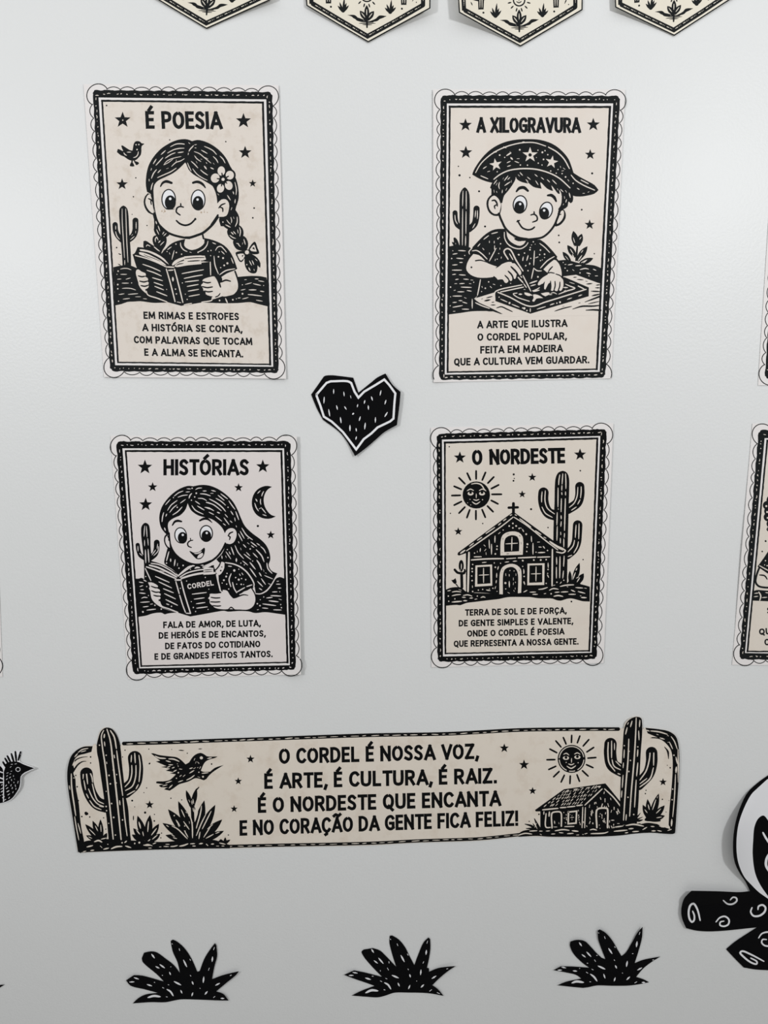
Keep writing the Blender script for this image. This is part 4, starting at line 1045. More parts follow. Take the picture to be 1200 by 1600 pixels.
# ================================================================== the long banner with the verse
def blift(x, y):
    h = 0.0005
    h += 0.004 * max(0, 1 - max(0, x - 105) / 60) ** 2
    h += 0.003 * max(0, 1 - max(0, 1180 - y) / 45) ** 2 if x > 960 and y < 1180 else 0
    h += 0.0032 * max(0, 1 - max(0, y - 1120) / 50) ** 2 if x > 960 else 0
    h += 0.0028 * max(0, 1 - max(0, 1060 - x) / 50) ** 2
    return h
blift = (lambda x, y: 0.0005 + 0.0042 * max(0, 1 - max(0, x - 105) / 60) ** 2 + 0.0030 * max(0, 1 - max(0, 1060 - x) / 60) ** 2
         + 0.0030 * max(0, 1 - max(0, y - 1120) / 45) ** 2 * min(1, max(0, (x - 930) / 40)) + 0.0014 * max(0, 1 - max(0, y - 1136) / 40) ** 2 * min(1, max(0, (230 - x) / 40)))
p = Sheet('banner', 'long cream paper banner with a four-line verse between two cacti', 'banner', (580, 1230), None, blift, CREAM5, INKD, gs=4.0)
p.sheet('123.2,1332.3* 121,1328 118.7,1309 113,1276 107.4,1238 105.2,1215.5 106,1198 111.4,1181 120,1172 130.4,1166.5 140,1165.3 144.5,1165.8* 148,1162 151.4,1166* '
        '152.7,1154 156.7,1142 162,1137.3 166,1136.5 176.4,1140 184.3,1154 187.5,1168* 190,1162 192.6,1159.6* 260,1157.8 330,1154.8 440,1151.2 577,1146.2 700,1143.8 812,1137.6 892,1136.4 966,1136.6* 971,1138 974.6,1138* '
        '975.5,1133 978,1127.8 986,1121.5 995,1119.4 1002,1121.8 1003.4,1129 1004.4,1139.3* 1007,1137 1009,1136.8* 1028.6,1139.3 1045.3,1142.6 1055.5,1149.7 1059.5,1161.2 1061.4,1181.7 1060.2,1212 1058.2,1251 1056.2,1276.5 1055,1299.5* 1050.6,1303* '
        '1019.7,1301.2 994,1302.4 968,1305.5 930,1307.5 870,1308 840,1307 813,1307* 790,1309.6 750,1313.6 650,1317 577,1321 440,1323.5 359,1325.8* 318,1326.2 225,1328.4', 'C')
B_ = p
p.part('printed_border')
p.view(0, 0, 1200)
p.line('193.5,1161.8 260,1160.2 330,1157.4 440,1153.6 577,1148.8 700,1146.5 812,1140.6 892,1139.4 966,1139.2', 5.8, 'K', 1)
p.line('352,1322.5 440,1320.5 577,1317.6 650,1314 750,1310.4 790,1306.5 815,1303.6', 5.0, 'K', 1)
random.seed(5)
x = 198
while x < 962:
    l = random.uniform(4, 13); y = float(np.interp(x, [193, 330, 440, 577, 700, 812, 892, 966], [1162.3, 1158.0, 1154, 1149.2, 1147, 1141.2, 1140, 1139.6]))
    y2 = float(np.interp(x + l, [193, 330, 440, 577, 700, 812, 892, 966], [1162.3, 1158.0, 1154, 1149.2, 1147, 1141.2, 1140, 1139.6]))
    p.line('%f,%f %f,%f' % (x, y + random.uniform(-.5, .5), x + l, y2 + random.uniform(-.5, .5)), random.uniform(.8, 1.6), 'C', .5)
    x += l + random.uniform(3, 9)
x = 356
while x < 808:
    l = random.uniform(4, 12); f = lambda v: float(np.interp(v, [352, 440, 577, 650, 750, 815], [1322.6, 1320.6, 1317.7, 1314, 1310.4, 1303.8]))
    p.line('%f,%f %f,%f' % (x, f(x) + random.uniform(-.4, .4), x + l, f(x + l) + random.uniform(-.4, .4)), random.uniform(.8, 1.4), 'C', .5)
    x += l + random.uniform(4, 10)
p.view(930, 1110, 1070, 1093)
p.fill('612,212* 780,230 900,256 980,313 1012,400 1027,560 1022,800 1002,1100 977,1480* 940,1507* 895,1395* 905,1200 930,950 945,700 940,560 920,480 860,400 790,352 670,338* 700,325 760,330* 640,280*')
p.line('845,445 885,500 895,590', 26, 'K', taper=(.3, 1, .3))
p.lines('675,250 780,262 880,292 w16 / 925,318 965,375 1000,470 w13 / 985,570 1002,650 w16 / 990,690 985,760 w22 / 980,780 965,1080 945,1300 w13 / 935,1330 930,1410 w20 / 905,385 945,470 w12 / 790,335 845,352 w15 / 620,240 660,252 w15 / 750,292 770,297 / 880,305 895,312 / 905,385 885,390 w9', 13)
p.dots('960,547,9 945,960,8 938,1090,8', 'C'); p.use(p.parts[0]); p.dots('915,700,10 880,670,6 620,975,8 612,1015,9 820,1085,9 900,1100,5 865,1240,6', 'K')
p.view(95, 1125, 235, 1067)
p.fill('380,312* 270,318 188,360 123,430 83,560 76,690 93,860 138,1150 203,1562* 240,1588* 278,1440* 240,1250 215,1000 180,800 172,690 150,640 160,580 145,515 200,430 290,402 365,380*')
p.line('130,545 180,475 250,445 318,438', 18, 'K', taper=(1, .9, .7, .3)); p.line('150,610 200,535 255,497 302,490', 20, 'K', taper=(1, 1, .8, .3))
p.lines('205,388 255,352 325,338 w12 / 240,380 300,365 w10 / 165,440 200,400 w14 / 140,540 165,490 w14 / 125,640 130,800 165,1050 178,1140 w17 / 100,780 110,830 w10 / 165,1150 180,1250 215,1430 w12 / 205,1230 238,1350 w12 / 150,690 165,690 w16 / 225,1510 232,1535 w14', 12)
p.use(p.parts[0]); p.dots('178,660,9 195,795,10 355,440,10 355,512,9 765,360,8 735,440,7 850,960,12 880,1035,6 205,960,12 250,1150,10 510,1165,8 345,1155,9 1022,808,6 990,865,6 1060,515,8 535,1300,7', 'K'); p.line('865,1145 865,1190', 14); p.fill('280,1105 300,1090 330,1115 320,1130 295,1135')
p.part('verse')
p.view(0, 0, 1200)
for t, a, b in (('O CORDEL É NOSSA VOZ,', (436, 1193.9), (747.5, 1186)), ('É ARTE, É CULTURA, É RAIZ.', (413, 1232.9), (775, 1224.2)),
                ('É O NORDESTE QUE ENCANTA', (403, 1270.4), (782, 1259.6)), ('E NO CORAÇÃO DA GENTE FICA FELIZ!', (374.6, 1306.2), (809.5, 1290.6))):
    text(p, t, a, b, 24.6, .205, gap=.09, space=.36, up=(-.01, -1))
for x, y, R in ((391.4, 1186, 6.8), (372.3, 1220.6, 6.2), (365.8, 1263.9, 6), (788, 1169, 7.6), (818.8, 1195, 8.4), (832.2, 1235.8, 6.4), (1036, 1222, 6.4), (233.8, 1257.4, 7)):
    p.part('star'); p.star(x, y, R)
cac = p.part('cactus')
p.view(95, 1125, 235, 1067)
p.fill('428,310 445,220 480,130 540,90 610,107 667,180 702,280 717,380 727,500 747,680 772,900 802,1050 817,1250 840,1460* 575,1500* 553,1250 530,1050 503,850 473,650 450,480 433,400')
p.line('305,640 320,770 365,900 440,995 545,1030', 152, 'K', 1); p.line('882,452 897,600 870,750 765,850', 168, 'K', 1)
p.lines('510,125 485,180 495,320 530,550 575,950 630,1475 w17 / 550,110 590,250 620,500 660,850 720,1440 w19 / 590,125 635,200 662,340 w17 / 665,365 690,560 737,900 w15 / 740,930 760,1150 790,1380 w14 / 520,170 515,210 w19 / 520,260 525,310 / 635,420 640,450 w18 / 545,500 548,520 / 830,1330 842,1430 w12 / 270,595 265,700 / 275,720 295,830 / 305,880 330,930 / 345,960 400,1030 480,1067 w14 / 300,590 320,760 w15 / 330,820 380,930 440,1000 510,1030 w14 / 335,600 370,680 378,742 w14 / 375,760 410,900 440,960 510,997 w14 / 842,420 837,500 / 880,395 887,510 w15 / 845,540 845,640 820,730 765,795 w15 / 895,540 890,680 850,790 770,840 w15 / 930,420 945,540 932,735 w15 / 922,770 895,820 w15 / 882,842 790,893 w14 / 460,1025 510,1035 / 700,960 705,1010 w14', 13, 'C', .6)
p.dots('575,660,10 590,760,10 540,420,8 625,595,8 660,750,8 605,995,9 630,1160,10 735,1190,9 540,1030,9 545,1080,8 570,1230,6 665,650,7 460,300,8 540,850,6 650,1370,8', 'C')
p.part('agave')
for b, t, w_ in (((470, 1440), (290, 1240), 72), ((480, 1440), (378, 1198), 72), ((480, 1440), (472, 1182), 66), ((450, 1440), (300, 1375), 56), ((500, 1440), (550, 1345), 50)): p.leaf(b, t, w_)
p.lines('340,1300 410,1370 / 410,1260 440,1320 / 475,1250 480,1330 / 330,1390 370,1410', 10)
p.part('agave')
for b, t, w_ in (((1005, 1430), (913, 1138), 88), ((1030, 1430), (1062, 1130), 92), ((990, 1440), (862, 1288), 70), ((990, 1450), (845, 1365), 66), ((1050, 1430), (1170, 1235), 76), ((1060, 1450), (1185, 1355), 66), ((1020, 1440), (1010, 1350), 60)): p.leaf(b, t, w_)
p.lines('930,1215 950,1290 w18 / 900,1310 940,1360 w14 / 1045,1210 1035,1330 w14 / 975,1330 985,1380 / 1080,1370 1140,1290 w14 / 1040,1445 1065,1420 / 1090,1420 1150,1370', 12)
p.part('agave')
p.view(225, 1160, 365)
for b, t, w_ in (((640, 1300), (322, 895), 135), ((660, 1290), (458, 785), 125), ((690, 1290), (808, 775), 125), ((720, 1300), (955, 835), 125), ((740, 1320), (1048, 1032), 112), ((770, 1325), (1072, 1185), 88), ((620, 1310), (246, 1080), 112), ((560, 1320), (286, 1242), 86), ((640, 870), (563, 638), 64), ((645, 870), (705, 612), 70)): p.leaf(b, t, w_)
p.line('645,830 655,1050', 44, 'K', 1); p.line('700,640 735,600', 18); p.fill('520,1330* 600,1200 680,1050 760,1200 860,1330*'); p.line('672,860 685,900', 12)
p.lines('430,1040 480,1120 w18 / 530,1060 605,1165 w15 / 500,900 545,1000 w13 / 560,930 570,945 / 625,1000 645,1100 650,1280 w17 / 605,1060 610,1085 / 375,1120 450,1160 580,1290 w16 / 540,1180 590,1270 w13 / 455,1100 470,1130 / 300,1110 330,1130 w12 / 640,780 645,830 / 600,770 615,800 w12 / 655,760 665,820 w12 / 770,850 760,930 700,1150 w17 / 720,930 680,1060 w15 / 900,920 840,1040 780,1160 w15 / 830,960 770,1080 700,1250 w15 / 920,1100 850,1160 w13 / 890,1130 800,1270 w14 / 750,1200 735,1290 w16 / 1010,1200 960,1220 w12 / 930,1230 830,1285 w14 / 370,1240 410,1260 / 390,1275 440,1290 w12 / 655,880 665,930 w10', 13)
p.dots('405,980,9 545,1120,8 550,1190,8 600,980,7 700,1310,10 800,1310,9', 'C'); p.use(p.parts[0]); p.dots('15,940,16 138,1052,12 140,965,8 225,1278,9 72,285,11 580,145,8 905,290,11 360,748,9 505,770,9 35,610,8 65,90,8 370,95,6 1130,1240,9 235,1215,9', 'K'); p.lines('465,105 535,110 / 730,88 775,86', 14, 'K')
p.part('bird', None, 'flying bird with a long beak')
p.fill('555,293* 600,270 640,210 690,162 760,140 810,162 842,185 900,190 985,188* 960,205 870,232 820,262 790,310 762,378* 790,392 885,392* 950,340 1068,303* 930,392 870,445 835,490 800,508* 720,482 680,482 600,522 520,547 470,562 400,612 345,647* 270,630* 290,612 320,602* 230,602* 200,580 215,570 265,562* 165,548* 165,525 250,522 340,505 400,455 425,428* 345,415* 400,400* 290,378* 350,352* 228,328* 300,318* 155,255* 215,245* 93,148* 120,145 200,168 330,185 440,200 500,238')
p.ell(768, 207, 21, 20, 'C')
p.lines('850,216 905,205 w16 / 150,182 200,207 290,215 w19 / 330,220 400,225 470,255 w18 / 295,245 355,262 w16 / 330,300 385,300 w14 / 310,335 350,320 w14 / 375,345 408,332 w14 / 395,392 435,370 w15 / 455,310 460,325 w14 / 445,285 450,288 w14 / 610,412 670,375 w14 / 570,505 630,475 675,440 w16 / 460,530 520,510 w14 / 525,458 550,435 w16 / 480,455 500,440 w18 / 610,352 650,340 w15 / 665,352 690,337 / 700,255 690,280 w9 / 670,240 682,215 w12 / 745,350 758,325 w15 / 715,340 725,335 / 775,415 860,405 w14 / 290,545 370,518 w14 / 250,582 310,567 w14 / 335,612 380,570 w16 / 720,460 750,470 w9 / 470,355 510,360 w10 / 715,260 740,285 w8', 13)
p.dots('790,460,13 435,480,8 460,405,10 735,400,8', 'C')
p.part('ground')
p.view(0, 0, 1200)
p.fill('121.5,1331* 125,1319 133,1314.5 145,1312.5 158,1310.5 175,1311.5 200,1313 230,1314 250,1315.5 275,1314 292,1311 310,1312 335,1312.5 352,1318 360,1320.5* 359,1325.6* 318,1326 225,1328.2 124,1332*')
p.fill('340,1318 345,1311 349,1314* 352,1308 354,1313* 360,1312 355,1318 350,1320')
p.view(225, 1160, 365)
p.lines('0,1380 50,1367 110,1385 w15 / 120,1360 160,1345 w15 / 205,1400 230,1398 w15 / 265,1393 330,1395 / 355,1395 400,1392 450,1380 w15 / 475,1390 530,1380 590,1357 w20 / 620,1358 680,1355 w16 / 650,1388 690,1388 w15 / 740,1358 785,1352 w20 / 835,1362 855,1382 w22 / 900,1362 935,1360 w18 / 1010,1347 1090,1364 w15 / 970,1388 1000,1388 w15 / 290,1365 340,1365 w11 / 60,1415 100,1415 w12 / 1040,1388 1075,1388 w12', 13)
p.view(95, 1125, 235, 1067)
p.lines('310,1512 380,1495 w17 / 400,1450 450,1435 490,1455 w19 / 470,1500 490,1520 w14 / 355,1555 395,1550 w15 / 510,1540 570,1525 w16 / 600,1535 660,1510 730,1505 w19 / 770,1500 835,1520 w17 / 985,1490 1060,1495 w15 / 760,1460 785,1440 w16 / 480,1420 540,1405 w12 / 265,1570 300,1560 w10', 14); p.dots('880,1470,9 935,1460,12 730,1462,9 560,1480,6', 'C')
sun = p.part('sun')
p.view(810, 1130, 950)
p.ell(712, 478, 187, 188); p.ring(712, 478, 165, 166, 11, 'C', 185, 350); p.ring(712, 478, 165, 166, 11, 'C', 5, 60); p.ring(712, 478, 165, 166, 11, 'C', 75, 100); p.ring(712, 478, 165, 166, 11, 'C', 115, 175)
p.lines('605,418 640,402 677,427 / 750,415 790,397 827,417 / 712,470 710,527 / 670,545 712,557 745,540 w15 / 650,575 705,605 768,570 w16', 13, 'C', .5)
for x, y in ((637, 466), (790, 455)):
    p.ell(x, y, 41, 25, 'C'); p.ell(x, y - 6, 19, 19)
p.dots('640,525,7 800,530,7', 'C')
for q in '714,163 710,258/823,172 790,262/943,220 868,305/1008,325 917,385/1037,460 932,468/998,595 912,556/933,708 858,637/818,778 785,692/690,808 695,707/572,788 615,697/472,718 545,647/407,620 500,577/383,490 488,488/422,347 513,395/502,238 570,318/602,193 638,278'.split('/'):
    p.part('sun_ray', sun); p.line(q, 25, 'K', .9)
house = p.part('house', None, 'small house with a tiled roof')
p.fill('222,1162* 610,884* 1165,806* 1190,835* 1400,1092* 1400,1445* 293,1445* 293,1182* 232,1182*')
p.lines('325,1160 530,1140 w18 / 560,1132 637,1127 w18 / 655,1123 757,1112 w17 / 780,1105 855,1095 w18 / 890,1097 1005,990 1122,880 w16 / 1155,880 1280,1000 1405,1165 w17 / 862,1125 852,1400 w14 / 897,1130 887,1400 w14 / 370,1210 370,1392 440,1395 w17 / 342,1185 340,1220 w14 / 415,1190 410,1245 w20 / 620,1385 745,1382 w13 / 870,1320 872,1330 w18', 14, 'C', .75)
for i, (a, b, n) in enumerate(((1068, 985, 11), (1000, 935, 9), (930, 890, 7))): pass
random.seed(9)
for r in range(5):
    f0, f1 = .08 + r * .19, .08 + r * .19 + .13
    for c in range(15):
        if random.random() < .12: continue
        g = (c + .5 + random.uniform(-.2, .2)) / 15
        P = lambda u, f: np.array([300 + 320 * f + u * (560 - 40 * f), 1140 - 240 * f - u * (40 + 40 * f)])
        q0, q1 = P(g, f0), P(g, f1 * random.uniform(.93, 1.03)); q1[0] -= 5
        p.line('%f,%f %f,%f' % (*q0, *q1), random.uniform(8, 13), 'C', .5)
p.lines('740,885 800,880 / 830,865 860,860 / 910,868 960,858 / 1060,850 1100,846 w18 / 650,905 680,900', 12)
p.speck('910,1120* 1130,900* 1380,1140* 1390,1420* 910,1420*', 46, 'C', (9, 16), (8, 46), 85, 25)
p.speck('600,1190* 650,1180* 650,1360* 600,1370*', 6, 'C', (7, 12), (6, 20), 80); p.speck('800,1160* 845,1150* 840,1400* 800,1400*', 6, 'C', (8, 12), (6, 24), 85)
p.part('door', house)
p.fill('432,1405* 435,1190 575,1175 595,1210 590,1400*'); p.line('450,1402 450,1205 480,1190 555,1188 572,1205 575,1380', 19, 'C', .9); p.lines('482,1310 487,1345 w14 / 540,1330 545,1350 / 470,1390 520,1390 w9', 11)
p.part('window', house)
p.line('672,1190* 780,1178* 772,1338* 667,1347* 670,1185*', 20, 'C', 1); p.lines('718,1230 718,1245 / 695,1265 745,1260 w9 / 718,1285 718,1300 / 690,1225 700,1225 w7', 9)
p.part('door', house)
p.view(930, 1110, 1070, 1093)
p.fill('5,1435* 8,1195 80,1180 165,1195 165,1435*'); p.line('20,1430 20,1215 50,1195 145,1197 152,1215 150,1430', 20, 'C', .9); p.speck('35,1230* 135,1230* 135,1420* 35,1420*', 10, 'C', (8, 13), (4, 24), 90)
p.part('agave')
for b, t, w_ in (((680, 1330), (776, 1012), 84), ((665, 1330), (638, 1080), 70), ((660, 1330), (580, 1150), 68), ((700, 1330), (848, 1158), 78), ((710, 1330), (850, 1285), 62)): p.leaf(b, t, w_)
p.fill('600,1340 640,1290 700,1280 760,1300 800,1350'); p.lines('740,1090 700,1210 w13 / 645,1150 660,1210 w13 / 605,1210 635,1250 / 800,1200 745,1255 / 810,1300 750,1310 / 755,1070 762,1050', 11)
p.part('grass_tuft'); p.line('505,1310 552,1252', 20, 'K', taper=(1, .8, .3)); p.line('510,1330 580,1300', 18, 'K', taper=(1, .8, .3)); p.fill('500,1290 530,1330 590,1330 540,1360 490,1350')
p.view(810, 1130, 950)
p.part('grass_tuft'); p.line('290,1440 215,1280', 50, 'K', taper=(1, .7, .25)); p.line('230,1440 180,1380 90,1352', 40, 'K', taper=(1, .8, .3)); p.line('230,1440 180,1415 105,1410', 36, 'K', taper=(1, .8, .3)); p.line('250,1440 195,1345', 30, 'K', taper=(1, .8, .3)); p.line('220,1395 240,1340', 8, 'C'); p.use(p.parts[0]); p.dots('275,1220,11 145,1315,9')
p.part('cactus')
p.view(930, 1110, 1070, 1093)
p.fill('340,350 352,230 382,150 440,97 510,77 560,95 573,160 572,300 557,500 547,700 537,900 530,1100 508,1390* 298,1400* 303,1100 310,850 325,600')
p.line('187,410 182,530 212,665 325,738', 152, 'K', 1); p.line('688,515 688,630 650,770 525,905', 142, 'K', 1)
p.lines('500,90 495,250 475,600 440,1000 420,1290 w17 / 545,120 540,200 w15 / 530,250 535,360 w13 / 450,130 430,200 w15 / 405,150 395,170 w15 / 390,210 370,290 w15 / 410,350 400,600 375,900 345,1340 w17 / 520,480 515,560 w16 / 520,640 505,800 w15 / 500,850 480,1180 w15 / 355,480 350,580 / 345,640 340,700 / 340,790 330,940 w13 / 325,980 320,1060 / 380,1270 375,1340 w14 / 470,620 440,980 w11 / 160,380 155,520 170,640 240,740 w16 / 200,365 200,540 200,580 w13 / 205,600 230,680 310,725 w14 / 235,400 235,480 w11 / 250,620 310,680 w12 / 670,490 660,600 620,740 545,850 w16 / 715,480 712,670 w15 / 710,700 670,830 545,935 w16 / 630,830 545,895 w13 / 275,770 305,780 w14', 13, 'C', .6)
p.dots('430,610,8 410,745,9 520,445,8 400,1060,9 435,1110,8 470,1270,9 355,430,8 415,500,7', 'C')
p.part('ground')
p.view(810, 1130, 950)
p.fill('0,1478* 60,1442 150,1425 300,1424 400,1420 900,1420 1250,1412 1400,1368 1640,1338 1750,1322 1850,1345 1900,1372 2098,1440* 2098,1470 2065,1485* 1930,1478 1797,1467 1577,1478 1350,1505 1028,1520 700,1522 400,1520 250,1510 0,1522*')
p.lines('0,1500 90,1475 180,1485 w16 / 150,1445 250,1440 w15 / 280,1445 320,1445 / 370,1445 420,1442 / 440,1485 490,1482 / 490,1442 600,1425 680,1435 w17 / 720,1440 800,1448 w20 / 545,1465 600,1470 w13 / 655,1480 735,1475 w15 / 780,1498 810,1495 w14 / 960,1430 1000,1420 1050,1432 w16 / 890,1482 920,1475 w17 / 970,1480 1160,1470 1200,1455 w17 / 860,1490 870,1490 w15 / 290,1485 310,1495', 13, 'C', .5)
p.view(930, 1110, 1070, 1093)
p.lines('235,1425 340,1410 w15 / 375,1405 470,1390 590,1412 w18 / 555,1380 640,1362 800,1385 w18 / 230,1475 390,1460 w17 / 410,1445 465,1440 w17 / 455,1480 530,1475 w15 / 580,1455 630,1425 w14 / 680,1415 720,1418 w15 / 690,1470 735,1470 w17 / 785,1410 840,1425 w17 / 835,1375 910,1425 w13 / 760,1465 810,1475 w13 / 885,1465 930,1450 w13 / 365,1495 400,1490 w14 / 270,1380 295,1380 / 195,1340 230,1340', 13)
p.finish()

# ================================================================== bunting pennants along the top
def affine(src, dst):
    A = np.hstack([np.array(src, float), np.ones((3, 1))]); X = np.linalg.solve(A, np.array(dst, float))
    return X[:2].T, X[2]
SRC = [(717.4, 19.5), (910, 15), (813.3, 72.5)]
def pennant(label, dst, lift):
    cx = sum(a for a, b in dst) / 3; cy = sum(b for a, b in dst) / 3
    p = Sheet('pennant', label, 'pennant', (cx, cy - 30), 'printed pennants of the bunting', lift, CREAM6, INK, gs=3.2)
    p.M = affine(SRC, dst)
    p.view(700, 0, 920)
    p.sheet('62,-560* 72,-200 86,20 93,108* 355,252 618,397* 880,240 1147,85* 1150,-100 1152,-570*', 'C')
    p.part('printed_border')
    p.line('66,-556* 76,-200* 92,20* 98,105* 355,248* 618,391* 880,236* 1142,82* 1145,-100* 1147,-566*', 11, 'K', 1)
    p.line('120,-500* 128,-100* 136,72*', 36, 'K', 1, 'square'); p.line('150,90* 380,218* 612,345* 850,205* 1082,60*', 40, 'K', 1); p.line('1085,45* 1086,-200* 1088,-500*', 36, 'K', 1, 'square')
    for (x0, y0, x1, y1, n) in ((165, 98, 608, 342, 7), (622, 336, 1075, 64, 7), (129, -480, 136, 60, 8), (1088, -480, 1086, 35, 8)):
        for i in range(n):
            for u0, u1, w_ in ((.1, .38, 7), (.55, .6, 7), (.76, .78, 6)):
                a, b = (i + u0) / n, (i + u1) / n
                p.line('%f,%f %f,%f' % (x0 + (x1 - x0) * a, y0 + (y1 - y0) * a, x0 + (x1 - x0) * b, y0 + (y1 - y0) * b), w_, 'C', .7)
    p.part('sprout')
    p.line('607,95 608,270', 18); p.leaf((607, 190), (606, 80), 42); p.leaf((605, 205), (548, 130), 46); p.leaf((610, 205), (668, 128), 46)
    p.lines('606,115 606,165 / 562,148 590,185 / 652,148 625,185', 7)
    p.fill('440,172* 505,170 535,195 580,215 605,225 560,225 520,215 510,205 490,195 480,185'); p.fill('776,166* 710,165 685,190 640,212 612,222 650,222 700,210 715,195 740,185')
    p.lines('540,238 680,232 / 570,248 650,246', 9, 'K', .4); p.line('600,215 480,180', 10); p.line('560,222 660,222', 12)
    for x in (405, 805):
        p.part('grass_tuft')
        for dx, dy in ((-46, 95), (-30, 65), (12, 25), (30, 68), (50, 88)): p.leaf((x, 150 if x < 600 else 140), (x + dx, dy), 19)
        p.fill('%d,138 %d,130 %d,138 %d,148' % (x - 16, x, x + 16, x))
    p.part('cactus')
    p.fill('258,82* 262,-150 282,-170 304,-150 304,80*'); p.line('200,-60 205,-20 262,0', 26, 'K', 1); p.line('350,-80 350,-30 304,-10', 26, 'K', 1); p.lines('274,-130 272,65 / 290,-130 290,65', 7)
    p.part('cactus')
    p.fill('898,66* 900,-160 920,-180 942,-160 944,64*'); p.line('850,-90 850,-40 900,-20', 26, 'K', 1); p.line('990,-80 985,-40 940,-20', 26, 'K', 1); p.lines('912,-130 912,50 / 930,-130 930,50', 7)
    s_ = p.part('sun')
    p.ell(606, 2, 54, 54); p.ell(606, 2, 42, 42, 'C'); p.line('585,14 605,24 625,12', 9, 'K'); p.dots('590,-8,6 620,-8,6'); p.line('606,-2 604,10', 6)
    for a in range(0, 360, 30):
        c, s2 = math.cos(math.radians(a + 15)), math.sin(math.radians(a + 15))
        p.part('sun_ray', s_); p.line('%f,%f %f,%f' % (606 + 72 * c, 2 + 72 * s2, 606 + 96 * c, 2 + 96 * s2), 13)
    p.use(p.parts[0]); p.dots('302,108,9 905,98,9 1028,38,5'); p.lines('195,18 208,45 / 1012,-10 995,30', 10, 'K')
    return p.finish()
def plift(al, ar, x0, x1, b=0.0012):
    return lambda x, y: b + al * max(0, 1 - max(0, x - x0) / 85) ** 1.6 + ar * max(0, 1 - max(0, x1 - x) / 85) ** 1.6
pennant('paper pennant nearest the left end of the top row, only its point in view', [(228, -12), (428, -3), (322.5, 45)], plift(.001, .0055, 228, 428))
pennant('paper pennant above the heart, its sun cut by the photo edge', [(479, 8.6), (672.2, 12.6), (575.4, 66)], plift(.0022, .0085, 479, 672))
pennant('paper pennant with the most in view, its sun face showing, above the boy poster', SRC, plift(.0125, .001, 717, 910))
pennant('paper pennant nearest the right end of the top row', [(961.5, 11.2), (1150, -7), (1053.5, 55.8)], plift(.0055, .001, 961, 1150))

# ================================================================== black card heart
p = Sheet('heart', 'black card heart with a white outline, in the gap between the four posters', 'heart', (557, 640), None,
          lambda x, y: 0.0008 + 0.0042 * max(0, (x - 560) / 65) ** 2 * (x > 560) + 0.0030 * max(0, 1 - (712 - y) / 45) ** 2 * (y > 667), WHITE, CARD, gs=4.0)
p.mats['K'] = CARD
p.view(470, 570, 650)
p.sheet('108,310* 240,122* 260,112 330,108* 420,118 546,134* 600,290* 740,178 800,130 882,90* 960,212 1040,282* 1030,400 1002,627* 870,702 780,780 700,850 566,952* 470,785 400,700 230,572* 165,450', 'K', 'card')
p.part('outline')
p.line('165,308* 215,250* 268,188* 312,172* 490,172 525,190* 560,280* 600,342* 660,280* 770,215* 870,153* 925,215* 985,298* 975,400* 965,560* 930,590* 800,652* 735,715* 655,775* 577,882* 500,780* 440,702* 370,635* 320,590* 240,540* 205,430* 165,325* 166,306*', 22, 'C', 1)
p.part('flecks')
p.lines('342,255 342,300 w12 / 448,282 452,325 w12 / 518,322 522,345 w13 / 244,335 240,400 w12 / 372,425 382,465 w14 / 455,435 475,465 w13 / 290,465 302,535 w13 / 412,548 420,605 w14 / 594,412 588,440 w12 / 668,370 660,403 w14 / 735,332 747,370 w14 / 836,268 825,318 w13 / 888,368 875,410 w13 / 702,425 705,465 w14 / 902,495 875,540 w15 / 620,540 608,583 w14 / 778,548 776,600 w13 / 512,630 512,688 w15 / 672,605 665,670 w14 / 575,662 580,692 w14 / 580,748 572,778 w14', 13, 'C', .4); p.ell(545, 510, 12, 8, 'C', -40)
p.finish()

# ================================================================== black grass clumps along the bottom
def clump(label, vx, vy, out, marks, lift, dx=0):
    q = Sheet('grass_clump', label, 'grass clump', (vx + 110 + dx, vy + 90), 'black card grass clumps along the bottom', lift, WHITE, CARD, gs=4.0)
    q.view(vx + dx, vy, vx + 220 + dx); q.sheet(out, 'K', 'card')
    q.part('flecks'); q.lines(marks.replace('w18', 'w15').replace('w17', 'w14').replace('w16', 'w13'), 12, 'C', .35)
    return q.finish()
g2o = '95,508* 180,470* 260,485 420,525* 350,455 265,355 245,310 265,292* 340,280* 400,300 450,345 540,440* 505,330 482,230 485,175* 505,172* 560,205 615,270 650,340 695,425* 730,330 775,230 815,190* 830,205* 832,280 820,370 802,448* 820,452* 820,482* 900,450 1050,432* 980,478 900,545 848,597* 890,625 945,688* 880,675 800,664 650,660 520,662 450,685 385,700 280,695 160,685* 240,645 355,602* 280,575 200,548'
g2m = '170,487 210,494 / 138,513 175,513 / 278,535 322,548 w17 / 330,290 348,318 w17 / 352,387 382,410 / 390,365 430,412 w16 / 478,395 480,408 w17 / 405,470 406,478 / 465,450 475,468 / 450,538 462,543 / 405,560 418,566 / 440,575 470,592 495,630 w18 / 505,512 560,535 w18 / 555,578 568,605 w16 / 658,597 645,628 w16 / 775,592 752,615 w18 / 752,465 748,508 w17 / 655,505 662,528 w17 / 640,458 645,465 w16 / 580,342 610,397 w17 / 636,330 642,342 w17 / 548,243 554,260 w16 / 490,203 494,208 w15 / 808,220 802,240 / 798,298 794,335 w15 / 775,395 768,410 / 880,518 845,540 w17 / 970,458 980,455 w16 / 715,560 716,562 w14 / 335,520 345,520 w14 / 435,635 445,637 w18 / 280,662 330,640 385,645 w20 / 825,648 842,635 w17 / 890,660 910,668 w17'
